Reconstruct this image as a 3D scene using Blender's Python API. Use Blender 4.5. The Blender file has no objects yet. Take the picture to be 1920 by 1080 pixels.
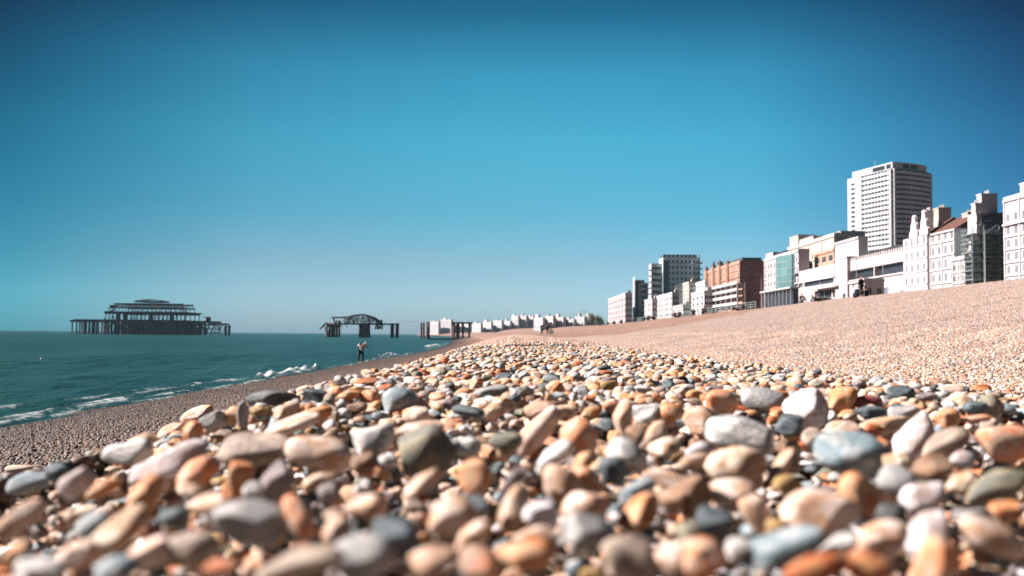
import bpy, bmesh, math, random
import numpy as np
from mathutils import Vector, Matrix, Euler
R = math.radians
random.seed(7); rng = np.random.default_rng(11)
scene = bpy.context.scene
COL = scene.collection
# ------------------------------------------------------------------ camera
F = 1800.0                       # focal length in photo pixels (1920 wide)
PITCH, ROLL = math.atan(88.5/F), R(0.55)
camd = bpy.data.cameras.new('camera'); cam = bpy.data.objects.new('camera', camd); COL.objects.link(cam)
camd.sensor_width = 36; camd.lens = F/1920*36; camd.clip_start = .02; camd.clip_end = 90000
CM = Euler((math.pi/2+PITCH, 0, 0)).to_matrix() @ Matrix.Rotation(ROLL, 3, 'Z')
cam.matrix_world = CM.to_4x4()
camd.dof.use_dof = True; camd.dof.focus_distance = 7.0; camd.dof.aperture_fstop = 3.1; camd.dof.aperture_blades = 7
scene.camera = cam
# ------------------------------------------------------------------ sky and sun
SUN_AZ, SUN_EL = R(-87), R(36)   # azimuth from +Y towards +X
w = bpy.data.worlds.new('World'); scene.world = w; w.use_nodes = True
nt = w.node_tree; nt.nodes.clear()
N = lambda t, k: t.nodes.new(k)
out = N(nt, 'ShaderNodeOutputWorld'); bg = N(nt, 'ShaderNodeBackground'); sky = N(nt, 'ShaderNodeTexSky')
sky.sky_type = 'NISHITA'; sky.sun_disc = False; sky.sun_elevation = SUN_EL; sky.sun_rotation = SUN_AZ
sky.air_density = 1.0; sky.dust_density = .6; sky.ozone_density = 3.0
tc = N(nt, 'ShaderNodeTexCoord'); sep = N(nt, 'ShaderNodeSeparateXYZ'); nt.links.new(tc.outputs['Generated'], sep.inputs[0])
ramp = N(nt, 'ShaderNodeValToRGB'); nt.links.new(sep.outputs['Z'], ramp.inputs[0])
SKY_TINT = [(0.0, (.36, .48, .72)), (.03, (.39, .52, .69)), (.075, (.33, .47, .55)), (.125, (.20, .50, .535)), (.2, (.152, .595, .575)), (.265, (.105, .52, .52)), (.325, (.03, .26, .30)), (.45, (.03, .17, .22)), (1, (.03, .17, .22))]
el = ramp.color_ramp.elements
while len(el) < len(SKY_TINT): el.new(.5)
for e, (p, c) in zip(el, SKY_TINT): e.position = p; e.color = (*c, 1)
r2 = N(nt, 'ShaderNodeValToRGB'); mrx = N(nt, 'ShaderNodeMapRange'); mrx.inputs[1].default_value = -1; mrx.inputs[2].default_value = 1   # sky colour darkened towards both sides, imitating lens vignetting
nt.links.new(sep.outputs['X'], mrx.inputs[0]); nt.links.new(mrx.outputs[0], r2.inputs[0]); e2 = r2.color_ramp.elements
SKY_SIDE = [(0, (.16, .36, .40)), (.27, (.11, .56, .65)), (.37, (.76, .84, .87)), (.5, (1, 1, 1)), (.62, (1.06, 1.14, 1.18)), (.73, (.40, .70, .97)), (1, (.30, .42, .55))]
while len(e2) < len(SKY_SIDE): e2.new(.5)
for e, (p, c) in zip(e2, SKY_SIDE): e.position = p; e.color = (*c, 1)
m_x2 = N(nt, 'ShaderNodeMath'); m_x2.operation = 'MULTIPLY'; nt.links.new(sep.outputs['X'], m_x2.inputs[0]); nt.links.new(sep.outputs['X'], m_x2.inputs[1])
m_xz = N(nt, 'ShaderNodeMath'); m_xz.operation = 'MULTIPLY'; nt.links.new(m_x2.outputs[0], m_xz.inputs[0]); nt.links.new(sep.outputs['Z'], m_xz.inputs[1])
r3 = N(nt, 'ShaderNodeValToRGB'); nt.links.new(m_xz.outputs[0], r3.inputs[0]); r3.color_ramp.elements[0].color = (1, 1, 1, 1); r3.color_ramp.elements[1].color = (.08, .09, .16, 1); r3.color_ramp.elements[1].position = .07  # vignette-like falloff put into the sky colour of the upper corners
mu9 = N(nt, 'ShaderNodeMixRGB'); mu9.blend_type = 'MULTIPLY'; mu9.inputs[0].default_value = 1; nt.links.new(ramp.outputs[0], mu9.inputs[1]); nt.links.new(r3.outputs[0], mu9.inputs[2])
yb_ = N(nt, 'ShaderNodeMapRange'); yb_.inputs[1].default_value = -.6; yb_.inputs[2].default_value = .4; yb_.inputs[3].default_value = .8; nt.links.new(sep.outputs['Y'], yb_.inputs[0])   # sky dimmed behind the camera to cut fill light on camera-facing sides
mu7 = N(nt, 'ShaderNodeMixRGB'); mu7.blend_type = 'MULTIPLY'; mu7.inputs[0].default_value = 1; nt.links.new(mu9.outputs[0], mu7.inputs[1]); nt.links.new(yb_.outputs[0], mu7.inputs[2])
mu0 = N(nt, 'ShaderNodeMixRGB'); mu0.blend_type = 'MULTIPLY'; mu0.inputs[0].default_value = 1; nt.links.new(mu7.outputs[0], mu0.inputs[1]); nt.links.new(r2.outputs[0], mu0.inputs[2])
mul = N(nt, 'ShaderNodeMixRGB'); mul.blend_type = 'MULTIPLY'; mul.inputs[0].default_value = 1
nt.links.new(sky.outputs[0], mul.inputs[1]); nt.links.new(mu0.outputs[0], mul.inputs[2])
nt.links.new(mul.outputs[0], bg.inputs[0]); bg.inputs[1].default_value = .0605
nt.links.new(bg.outputs[0], out.inputs[0])
sd = bpy.data.lights.new('sun', 'SUN'); sd.energy = 5.0; sd.angle = R(.5); sd.color = (1, .91, .88)
sun = bpy.data.objects.new('sun', sd); COL.objects.link(sun)
sdir = Vector((math.sin(SUN_AZ)*math.cos(SUN_EL), math.cos(SUN_AZ)*math.cos(SUN_EL), math.sin(SUN_EL)))
sun.rotation_euler = sdir.to_track_quat('Z', 'Y').to_euler(); sun.location = sdir*50
scene.view_settings.view_transform = 'Standard'; scene.view_settings.look = 'None'
scene.view_settings.exposure = 1.87; scene.view_settings.gamma = 1
scene.render.engine = 'CYCLES'; scene.cycles.diffuse_bounces = 1

# ------------------------------------------------------------------ helpers
def ray(px, py):
    return CM @ Vector(((px-960)/F, (540-py)/F, -1))
def P(px, py, Y):
    d = ray(px, py); return d*(Y/d.y)
def ZP(px, py, Y): return P(px, py, Y).z
def PX(p):                       # world point -> photo pixel
    q = CM.transposed() @ Vector(p)
    return 960+F*q.x/-q.z, 540-F*q.y/-q.z
def tag(o, label=None, cat=None, group=None, kind=None):
    if label: o['label'] = label
    if cat: o['category'] = cat
    if group: o['group'] = group
    if kind: o['kind'] = kind
    return o
def empty(name, loc, label, cat, group=None):
    o = bpy.data.objects.new(name, None); COL.objects.link(o); o.location = loc; o.empty_display_size = .2
    return tag(o, label, cat, group)
def copy_tree(o, parent=None):
    c = o.copy(); COL.objects.link(c); c.parent = parent
    for ch in list(o.children): copy_tree(ch, c)
    return c
class MB:
    def __init__(s, off=(0, 0, 0)): s.v = []; s.f = []; s.m = []; s.off = Vector(off)
    def add(s, vs, fs, m=0):
        n = len(s.v); s.v += [tuple(Vector(v)-s.off) for v in vs]
        s.f += [tuple(i+n for i in f) for f in fs]; s.m += [m]*len(fs)
    def quad(s, a, b, c, d, m=0): s.add([a, b, c, d], [(0, 1, 2, 3)], m)
    def box(s, x0, x1, y0, y1, z0, z1, m=0):
        s.add([(x0,y0,z0),(x1,y0,z0),(x1,y1,z0),(x0,y1,z0),(x0,y0,z1),(x1,y0,z1),(x1,y1,z1),(x0,y1,z1)],
              [(0,3,2,1),(4,5,6,7),(0,1,5,4),(1,2,6,5),(2,3,7,6),(3,0,4,7)], m)
    def bar(s, a, b, r, m=0, n=6, r2=None):
        a = Vector(a); b = Vector(b); r2 = r if r2 is None else r2
        d = (b-a).normalized(); u = d.orthogonal().normalized(); w_ = d.cross(u)
        vs = []
        for c, rr in ((a, r), (b, r2)):
            for i in range(n):
                t = 2*math.pi*i/n; vs.append(c+u*math.cos(t)*rr+w_*math.sin(t)*rr)
        s.add(vs, [(i, (i+1) % n, n+(i+1) % n, n+i) for i in range(n)]+[tuple(range(n-1, -1, -1)), tuple(range(n, 2*n))], m)
    def prism(s, pts, axis, a0, a1, m=0):   # outline extruded along axis ('x': pts=(y,z); 'y': pts=(x,z))
        f = (lambda p, a: (a, p[0], p[1])) if axis == 'x' else (lambda p, a: (p[0], a, p[1]))
        n = len(pts)
        s.add([f(p, a0) for p in pts]+[f(p, a1) for p in pts],
              [tuple(range(n)), tuple(range(2*n-1, n-1, -1))]+[(i, n+i, n+(i+1) % n, (i+1) % n) for i in range(n)], m)
    def build(s, name, mats, parent=None, smooth=False):
        me = bpy.data.meshes.new(name); me.from_pydata(s.v, [], s.f)
        if not isinstance(mats, (list, tuple)): mats = [mats]
        for m in mats: me.materials.append(m)
        me.polygons.foreach_set('material_index', s.m)
        bm = bmesh.new(); bm.from_mesh(me); bmesh.ops.recalc_face_normals(bm, faces=bm.faces); bm.to_mesh(me); bm.free()
        if smooth: me.polygons.foreach_set('use_smooth', [True]*len(me.polygons))
        o = bpy.data.objects.new(name, me); COL.objects.link(o); o.parent = parent
        return o
MATS = {}
def mat(name, col, rough=.75, var=.12, scale=.6, spec=.3, metal=0, bump=0):
    if name in MATS: return MATS[name]
    m = bpy.data.materials.new(name); m.use_nodes = True; t = m.node_tree; b = t.nodes['Principled BSDF']
    b.inputs['Roughness'].default_value = rough; b.inputs['Specular IOR Level'].default_value = spec; b.inputs['Metallic'].default_value = metal
    g = N(t, 'ShaderNodeNewGeometry'); n = N(t, 'ShaderNodeTexNoise'); n.inputs['Scale'].default_value = scale; n.inputs['Detail'].default_value = 6
    t.links.new(g.outputs['Position'], n.inputs['Vector'])
    r = N(t, 'ShaderNodeMapRange'); r.inputs[1].default_value = .3; r.inputs[2].default_value = .7; r.inputs[3].default_value = 1-var*1.6; r.inputs[4].default_value = 1+var*.4
    t.links.new(n.outputs[0], r.inputs[0])
    x = N(t, 'ShaderNodeMixRGB'); x.blend_type = 'MULTIPLY'; x.inputs[0].default_value = 1; x.inputs[1].default_value = (*[v*.54 for v in col], 1)
    t.links.new(r.outputs[0], x.inputs[2]); t.links.new(x.outputs[0], b.inputs['Base Color'])
    if bump:
        bp = N(t, 'ShaderNodeBump'); bp.inputs['Distance'].default_value = bump; t.links.new(n.outputs[0], bp.inputs['Height']); t.links.new(bp.outputs[0], b.inputs['Normal'])
    MATS[name] = m; return m

# ------------------------------------------------------------------ terrain shape
def sstep(a, b, x): t = np.clip((x-a)/(b-a), 0, 1); return t*t*(3-2*t)
def shift(Y): return -150*np.power(np.maximum(np.asarray(Y, float)-600, 0)/1250, 1.3)
def shift0(Y): return -15*sstep(100, 480, np.asarray(Y, float))      # the waterline alone curves out earlier
def wsh(u): return 1-sstep(-6, 24, u)
def xof(u, Y): return u+shift(Y)+shift0(Y)*wsh(u)
def shore(Y): return float(-11.1+shift(Y)+shift0(Y))
PU = [-3000,-200,-30,-10.9,-9,-3,-1.1,-.78,-.62,-.45,0,1.2,1.45,1.8,3,4.5,6,10,18,24,27,28.5,32,60,70,85,100,400,3000]
PZ = [-60,-12,-4.2,-2.16,-1.9,-1.12,-.36,-.235,-.185,-.168,-.165,-.168,-.18,-.215,-.42,-.5,-.44,.06,1.5,2.75,3.22,3.28,3.1,3.4,6.5,9,10,14,30]
def ground(X, Y):
    X = np.asarray(X, float); Y = np.asarray(Y, float)
    u = X-shift(Y)
    for _ in range(8): u = X-shift(Y)-shift0(Y)*wsh(u)
    z = np.interp(u, PU, PZ)
    z = z+.11*sstep(9, 40, Y)*np.exp(-((u-1)/3.2)**2)+.62*sstep(35, 150, Y)*np.exp(-((u-6)/5)**2)
    z = z+.011*np.sin(X*9.1+Y*3)*np.sin(Y*8.3-X*2.7)*np.where((u > -.9)&(u < 1.8)&(Y < 3.5), 1, 0)+.010*np.sin(X*4.1+Y*2.3+1)*np.sin(Y*3.1-X*1.7)*np.where((u > -1)&(u < 2), 1, 0)
    z = z+(.05*np.sin(u*1.15+.4*np.sin(Y*.11))+.03*np.sin(u*2.9+Y*.07)+.03*np.sin(X*1.7+Y*1.1)*np.sin(Y*.9-X*.6))*sstep(5, 9, u)*(1-sstep(24, 27, u))
    z = z+.05*np.sin(X*.9+Y*.35)*np.sin(Y*.21+X*.4)*sstep(4, 9, u)*(1-sstep(28, 34, u))
    return z
def hollow(Y): return .045+.125*(1-sstep(1.7, 2.7, Y))     # how far the open pebble bed reaches below the crest level
def yof(px, U):                  # depth at which the coast-parallel line U crosses photo column px
    lo, hi = 30., 3000.
    for _ in range(60):
        y = (lo+hi)/2; x = U+float(shift(y))
        if x/y > (px-960)/F: lo = y
        else: hi = y
    return y

# ------------------------------------------------------------------ pebble materials
PCOL = {  # main colour, patch colour, word
 'white': ((.95,.90,.84),(.50,.50,.48),'white'), 'lilac': ((.92,.86,.88),(.70,.56,.50),'lilac white'),
 'pinkwhite': ((.95,.74,.62),(.80,.48,.30),'pinkish white'), 'cream': ((.86,.70,.54),(.70,.42,.24),'cream'),
 'tan': ((.66,.40,.25),(.80,.62,.50),'tan'), 'beige': ((.56,.44,.34),(.40,.31,.25),'beige'),
 'orange': ((.74,.29,.11),(.86,.52,.30),'orange'), 'salmon': ((.86,.35,.17),(.86,.58,.42),'salmon pink'),
 'rust': ((.50,.12,.04),(.66,.30,.12),'rust brown'), 'crimson': ((.34,.06,.07),(.45,.20,.17),'crimson'),
 'ochre': ((.56,.36,.12),(.46,.30,.15),'ochre yellow'), 'brown': ((.26,.14,.08),(.40,.26,.17),'brown'),
 'olive': ((.34,.30,.20),(.22,.22,.18),'olive grey'), 'grey': ((.38,.38,.37),(.56,.53,.50),'grey'),
 'mauve': ((.38,.31,.30),(.26,.23,.23),'mauve grey'), 'bluegrey': ((.26,.35,.38),(.50,.54,.54),'blue-grey'),
 'slate': ((.09,.12,.13),(.19,.24,.26),'dark slate'), 'dark': ((.05,.055,.055),(.16,.17,.17),'near-black')}
PW = [('white',13),('lilac',10),('pinkwhite',17),('cream',12),('tan',12),('beige',8),('orange',14),('salmon',10),('rust',5),('ochre',4),('brown',4),('olive',3),('grey',6),('mauve',3),('bluegrey',9),('slate',8),('dark',3)]
PKEYS = [k for k, _ in PW]; PPROB = np.array([v for _, v in PW], float); PPROB /= PPROB.sum()
PCOL = {k_: (tuple(v*.62 for v in a), tuple(v*.56 for v in b), c) for k_, (a, b, c) in PCOL.items()}
def pebble_mat(name, mode):
    m = bpy.data.materials.new(name); m.use_nodes = True; t = m.node_tree; b = t.nodes['Principled BSDF']
    L = t.links.new
    tcn = N(t, 'ShaderNodeTexCoord')
    if mode == 'object':
        oi = N(t, 'ShaderNodeObjectInfo'); c1 = oi.outputs['Color']; rnd = oi.outputs['Random']
        a2 = N(t, 'ShaderNodeAttribute'); a2.attribute_type = 'OBJECT'; a2.attribute_name = 'patch'; c2 = a2.outputs['Color']
    else:
        ty = 'INSTANCER' if mode == 'instance' else 'GEOMETRY'
        a1 = N(t, 'ShaderNodeAttribute'); a1.attribute_type = ty; a1.attribute_name = 'pcol'; c1 = a1.outputs['Color']
        a2 = N(t, 'ShaderNodeAttribute'); a2.attribute_type = ty; a2.attribute_name = 'patch'; c2 = a2.outputs['Color']
        oi = N(t, 'ShaderNodeObjectInfo'); rnd = oi.outputs['Random']
    src = tcn.outputs['Object'] if mode != 'tile' else tcn.outputs['Object']
    off = N(t, 'ShaderNodeVectorMath'); off.operation = 'ADD'; L(src, off.inputs[0])
    sc = N(t, 'ShaderNodeVectorMath'); sc.operation = 'SCALE'; sc.inputs[0].default_value = (37, 91, 53); L(rnd, sc.inputs['Scale']); L(sc.outputs[0], off.inputs[1])
    k = 30 if mode == 'tile' else 1
    n1 = N(t, 'ShaderNodeTexNoise'); n1.inputs['Scale'].default_value = 1.25*k; n1.inputs['Detail'].default_value = 3; L(off.outputs[0], n1.inputs['Vector'])
    r1 = N(t, 'ShaderNodeMapRange'); r1.inputs[1].default_value = .46; r1.inputs[2].default_value = .56; L(n1.outputs[0], r1.inputs[0])
    mx = N(t, 'ShaderNodeMixRGB'); L(r1.outputs[0], mx.inputs[0]); L(c1, mx.inputs[1]); L(c2, mx.inputs[2])
    n2 = N(t, 'ShaderNodeTexNoise'); n2.inputs['Scale'].default_value = 6*k; n2.inputs['Detail'].default_value = 8; n2.inputs['Roughness'].default_value = .65; L(off.outputs[0], n2.inputs['Vector'])
    r2 = N(t, 'ShaderNodeMapRange'); r2.inputs[1].default_value = .3; r2.inputs[2].default_value = .7; r2.inputs[3].default_value = .72; r2.inputs[4].default_value = 1.12; L(n2.outputs[0], r2.inputs[0])
    m2 = N(t, 'ShaderNodeMixRGB'); m2.blend_type = 'MULTIPLY'; m2.inputs[0].default_value = 1; L(mx.outputs[0], m2.inputs[1]); L(r2.outputs[0], m2.inputs[2])
    last = m2.outputs[0]
    if mode == 'tile':
        aw = N(t, 'ShaderNodeAttribute'); aw.attribute_type = 'INSTANCER'; aw.attribute_name = 'wet'
        m3 = N(t, 'ShaderNodeMixRGB'); m3.blend_type = 'MULTIPLY'; L(aw.outputs['Fac'], m3.inputs[0]); L(last, m3.inputs[1]); m3.inputs[2].default_value = (.12, .093, .078, 1)
        last = m3.outputs[0]
        r3 = N(t, 'ShaderNodeMapRange'); r3.inputs[3].default_value = .7; r3.inputs[4].default_value = .6; L(aw.outputs['Fac'], r3.inputs[0]); L(r3.outputs[0], b.inputs['Roughness'])
    else:
        v = N(t, 'ShaderNodeTexVoronoi'); v.inputs['Scale'].default_value = 5; v.inputs['Randomness'].default_value = 1; L(off.outputs[0], v.inputs['Vector'])
        rv = N(t, 'ShaderNodeMapRange'); rv.inputs[1].default_value = .06; rv.inputs[2].default_value = .16; rv.inputs[3].default_value = .45; rv.inputs[4].default_value = 1; L(v.outputs['Distance'], rv.inputs[0])
        m3 = N(t, 'ShaderNodeMixRGB'); m3.blend_type = 'MULTIPLY'; m3.inputs[0].default_value = .6; L(last, m3.inputs[1]); L(rv.outputs[0], m3.inputs[2]); last = m3.outputs[0]
        bp = N(t, 'ShaderNodeBump'); bp.inputs['Strength'].default_value = .35; bp.inputs['Distance'].default_value = .05; L(n2.outputs[0], bp.inputs['Height']); L(bp.outputs[0], b.inputs['Normal'])
        b.inputs['Roughness'].default_value = .55
    b.inputs['Specular IOR Level'].default_value = .3
    L(last, b.inputs['Base Color'])
    return m
M_PEB = pebble_mat('pebble_stone', 'object'); M_PINS = pebble_mat('shingle_stone', 'instance'); M_PTILE = pebble_mat('beach_stone', 'tile')
def ico(sub):
    bm = bmesh.new(); bmesh.ops.create_icosphere(bm, subdivisions=sub, radius=1)
    bm.verts.ensure_lookup_table(); v = np.array([x.co[:] for x in bm.verts]); f = np.array([[q.index for q in fc.verts] for fc in bm.faces]); bm.free(); return v, f
ICO = {k: ico(k) for k in (1, 2, 4)}
def pebble_shape(v, rg, amt=1.0):
    p = np.sign(v)*np.abs(v)**rg.uniform(.82, 1.0)
    r = np.ones(len(v))
    for _ in range(5):
        d = rg.normal(size=3); d /= np.linalg.norm(d)
        r += amt*rg.uniform(.04, .11)*np.sin(v@d*rg.uniform(1.3, 3.2)+rg.uniform(0, 6.28))
    for _ in range(4):
        d = rg.normal(size=3); d /= np.linalg.norm(d); r += amt*rg.uniform(.008, .028)*np.sin(v@d*rg.uniform(4, 7)+rg.uniform(0, 6.28))
    for _ in range(6):           # a flattened or scooped side
        d = rg.normal(size=3); d /= np.linalg.norm(d); dd = np.maximum(v@d, 1e-3); lim = np.minimum(rg.uniform(.62, .98)/dd, 9); k = np.clip(.5+(r-lim)/.16, 0, 1); r = r*(1-k)+lim*k-.04*k*(1-k)
    p = p*r[:, None]; p[:, 0] *= 1+.18*amt*rg.uniform(-1, 1)*v[:, 1]; p[:, 2] += .15*amt*rg.uniform(-1, 1)*v[:, 0]**2
    p -= (p.max(0)+p.min(0))/2; p /= np.abs(p).max(0)
    return p
def np_mesh(name, v, f, smooth=True):
    me = bpy.data.meshes.new(name); v = np.asarray(v, np.float32); f = np.asarray(f, np.int32); k = f.shape[1]
    me.vertices.add(len(v)); me.vertices.foreach_set('co', v.ravel())
    me.loops.add(f.size); me.loops.foreach_set('vertex_index', f.ravel())
    me.polygons.add(len(f)); me.polygons.foreach_set('loop_start', np.arange(0, f.size, k, dtype=np.int32))
    try: me.polygons.foreach_set('loop_total', np.full(len(f), k, np.int32))
    except Exception: pass
    if smooth: me.polygons.foreach_set('use_smooth', np.ones(len(f), bool))
    me.update(calc_edges=True); return me

# ------------------------------------------------------------------ setting: shingle ground, sea
def axis(parts):
    r = []
    for a, b, n in parts: r += list(np.linspace(a, b, n, endpoint=False))
    return np.array(r+[parts[-1][1]])
def grid_mesh(name, X, Y, Z, smooth=True):
    ny, nx = X.shape; v = np.stack([X, Y, Z], -1).reshape(-1, 3); i = np.arange(nx*ny).reshape(ny, nx)
    f = np.stack([i[:-1, :-1], i[:-1, 1:], i[1:, 1:], i[1:, :-1]], -1).reshape(-1, 4)
    return np_mesh(name, v, f, smooth)
ua = axis([(-3000,-200,6),(-200,-30,10),(-30,-12,12),(-12,-3,30),(-3,-.9,16),(-.9,2,40),(2,6,16),(6,28.5,60),(28.5,60,16),(60,100,20),(100,400,12),(400,3000,8)])
ya = np.concatenate([axis([(-40,-2,12),(-2,16,150),(16,60,90)])[:-1], np.geomspace(60, 2100, 90)])
UU, YY = np.meshgrid(ua, ya); XX = xof(UU, YY); ZZ = ground(XX, YY)
ZZ = np.where((UU > -1.6)&(UU < -.3)&(YY >= 13.85), ZZ-.06, ZZ)
ZZ = np.where((UU > -1.2)&(UU < 2.2)&(YY < 13.85), ZZ-.012-hollow(YY), ZZ-.012)
def ground_mat():
    m = bpy.data.materials.new('shingle_ground'); m.use_nodes = True; t = m.node_tree; b = t.nodes['Principled BSDF']; L = t.links.new
    g = N(t, 'ShaderNodeNewGeometry'); sp = N(t, 'ShaderNodeSeparateXYZ'); L(g.outputs['Position'], sp.inputs[0])
    v = N(t, 'ShaderNodeTexVoronoi'); v.inputs['Scale'].default_value = 16; L(g.outputs['Position'], v.inputs['Vector'])
    s2 = N(t, 'ShaderNodeSeparateColor'); L(v.outputs['Color'], s2.inputs[0])
    rp = N(t, 'ShaderNodeValToRGB'); cs = [(0,(.05,.05,.05)),(.08,(.22,.20,.18)),(.2,(.46,.33,.24)),(.4,(.56,.44,.35)),(.6,(.62,.52,.45)),(.8,(.58,.36,.24)),(.92,(.40,.22,.13)),(1,(.7,.64,.6))]
    e = rp.color_ramp.elements
    while len(e) < len(cs): e.new(.5)
    for a, (p, c) in zip(e, cs): a.position = p; a.color = (*[v*q for v, q in zip(c, (.39,.32,.305))], 1)
    rp.color_ramp.interpolation = 'CONSTANT'; L(s2.outputs[0], rp.inputs[0])
    n = N(t, 'ShaderNodeTexNoise'); n.inputs['Scale'].default_value = .25; n.inputs['Detail'].default_value = 8; L(g.outputs['Position'], n.inputs['Vector'])
    r = N(t, 'ShaderNodeMapRange'); r.inputs[1].default_value = .3; r.inputs[2].default_value = .7; r.inputs[3].default_value = .75; r.inputs[4].default_value = 1.05; L(n.outputs[0], r.inputs[0])
    x = N(t, 'ShaderNodeMixRGB'); x.blend_type = 'MULTIPLY'; x.inputs[0].default_value = 1; L(rp.outputs[0], x.inputs[1]); L(r.outputs[0], x.inputs[2])
    wz = N(t, 'ShaderNodeMapRange'); wz.inputs[1].default_value = -2.1; wz.inputs[2].default_value = -1.0; wz.inputs[3].default_value = .14; wz.inputs[4].default_value = 1; L(sp.outputs['Z'], wz.inputs[0])
    y = N(t, 'ShaderNodeMixRGB'); y.blend_type = 'MULTIPLY'; y.inputs[0].default_value = 1; L(x.outputs[0], y.inputs[1]); L(wz.outputs[0], y.inputs[2])
    L(y.outputs[0], b.inputs['Base Color']); b.inputs['Roughness'].default_value = .8; b.inputs['Specular IOR Level'].default_value = .2
    bp = N(t, 'ShaderNodeBump'); bp.invert = True; bp.inputs['Distance'].default_value = .03; L(v.outputs['Distance'], bp.inputs['Height']); L(bp.outputs[0], b.inputs['Normal'])
    return m
gm = grid_mesh('beach_ground', XX, YY, ZZ); gm.materials.append(ground_mat())
go = bpy.data.objects.new('beach_ground', gm); COL.objects.link(go); tag(go, kind='structure')

SEA = -2.15
def water_mat():
    m = bpy.data.materials.new('sea_water'); m.use_nodes = True; t = m.node_tree; b = t.nodes['Principled BSDF']; L = t.links.new
    g = N(t, 'ShaderNodeNewGeometry'); mp = N(t, 'ShaderNodeMapping'); mp.inputs['Scale'].default_value = (1, .45, 1); L(g.outputs['Position'], mp.inputs['Vector'])
    hs = []
    for s_, d_ in ((.12, 5), (1.3, 6), (.018, 3)):
        n = N(t, 'ShaderNodeTexNoise'); n.inputs['Scale'].default_value = s_; n.inputs['Detail'].default_value = d_; n.inputs['Roughness'].default_value = .6; L(mp.outputs[0], n.inputs['Vector']); hs.append(n.outputs[0])
    a = N(t, 'ShaderNodeMath'); a.operation = 'MULTIPLY_ADD'; L(hs[0], a.inputs[0]); a.inputs[1].default_value = 3.0; L(hs[1], a.inputs[2])
    bp = N(t, 'ShaderNodeBump'); bp.inputs['Strength'].default_value = 1; bp.inputs['Distance'].default_value = .35; L(a.outputs[0], bp.inputs['Height']); L(bp.outputs[0], b.inputs['Normal'])
    rp = N(t, 'ShaderNodeValToRGB'); rp.color_ramp.elements[0].position = .35; rp.color_ramp.elements[0].color = (.003, .018, .018, 1); rp.color_ramp.elements[1].position = .68; rp.color_ramp.elements[1].color = (.014, .052, .047, 1)
    mm = N(t, 'ShaderNodeMath'); mm.operation = 'ADD'; L(hs[0], mm.inputs[0]); L(hs[2], mm.inputs[1]); m5 = N(t, 'ShaderNodeMath'); m5.operation = 'MULTIPLY'; L(mm.outputs[0], m5.inputs[0]); m5.inputs[1].default_value = .5
    L(m5.outputs[0], rp.inputs[0]); L(rp.outputs[0], b.inputs['Base Color'])
    b.inputs['Roughness'].default_value = .35; b.inputs['IOR'].default_value = 1.33; b.inputs['Specular IOR Level'].default_value = .10
    return m
xa = np.concatenate([-np.geomspace(40, 40000, 40)[::-1], np.linspace(-39, -8, 125), np.array([-4, 20, 100, 1000, 40000])])
yb = np.concatenate([[-200, -60, -20, 0], np.arange(6, 110, .35), np.geomspace(111, 60000, 60)])
XX, YY = np.meshgrid(xa, yb)
amp = np.clip(1-(YY-90)/20, 0, 1)*np.clip((XX+40)/6, 0, 1)*np.clip((-9-XX)/2, 0, 1)
ph = XX*1.15+.5*np.sin(YY*.13)+.3*np.sin(YY*.31+1)
ZZ = SEA+amp*(.055*np.sin(ph)+.03*np.sin(XX*2.3+YY*.5)+.03*np.sin(XX*.7-YY*.9))
sm = grid_mesh('sea', XX, YY, ZZ); sm.materials.append(water_mat())
so = bpy.data.objects.new('sea', sm); COL.objects.link(so); tag(so, kind='structure')

# surf foam: broken strips and low breakers along the waterline
def foam_mat():
    m = bpy.data.materials.new('foam'); m.use_nodes = True; t = m.node_tree; b = t.nodes['Principled BSDF']; L = t.links.new
    b.inputs['Base Color'].default_value = (.5, .53, .52, 1); b.inputs['Roughness'].default_value = .8
    g = N(t, 'ShaderNodeNewGeometry'); n = N(t, 'ShaderNodeTexNoise'); n.inputs['Scale'].default_value = 3.2; n.inputs['Detail'].default_value = 8; L(g.outputs['Position'], n.inputs['Vector'])
    at = N(t, 'ShaderNodeAttribute'); at.attribute_name = 'dens'
    r = N(t, 'ShaderNodeMath'); r.operation = 'ADD'; L(n.outputs[0], r.inputs[0]); L(at.outputs['Fac'], r.inputs[1])
    q = N(t, 'ShaderNodeMapRange'); q.inputs[1].default_value = .84; q.inputs[2].default_value = 1.36; L(r.outputs[0], q.inputs[0]); L(q.outputs[0], b.inputs['Alpha'])
    return m
fv, ff, fd = [], [], []
def foam_strip(y0, y1, offs, wd, hgt, dens, step=.3):
    ys = np.arange(y0, y1, step); base = len(fv); K = 9
    for i, y in enumerate(ys):
        e = min(1, (y-y0)/(.12*(y1-y0)), (y1-y)/(.12*(y1-y0)))
        c = shore(y)+offs+.35*math.sin(y*.21+offs*3)+.15*math.sin(y*.9)
        wv = wd*(.5+.5*math.sin(y*.37+offs*5)**2)*(.35+.65*e)
        for k in range(K):
            s = k/(K-1)*2-1
            x = c+s*wv; z = SEA+.035+.06*max(0, 1-abs(s))+hgt*e*(1-s*s)*(.6+.4*math.sin(y*2.1+k))+random.uniform(0, .02)
            z = max(z, float(ground(x, y))+.02)
            fv.append((x, y, z)); fd.append(dens*(1-s*s*.75)*(.5+.5*e)*(.75+.25*math.sin(y*1.3+offs*9)))
    n = len(ys)
    for i in range(n-1):
        for k in range(K-1): a = base+i*K+k; ff.append((a, a+1, a+K+1, a+K))
foam_strip(17, 34, -1.15, .45, .05, .60); foam_strip(14, 60, -.25, .28, .02, .56); foam_strip(24, 36, -2.1, .3, .03, .50); foam_strip(33, 40, -1.3, .4, .03, .5)
foam_strip(36, 47, -.9, .35, .06, .55); foam_strip(43, 52, -.75, .75, .26, .78); foam_strip(52, 60, -.6, .5, .22, .72)
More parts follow.
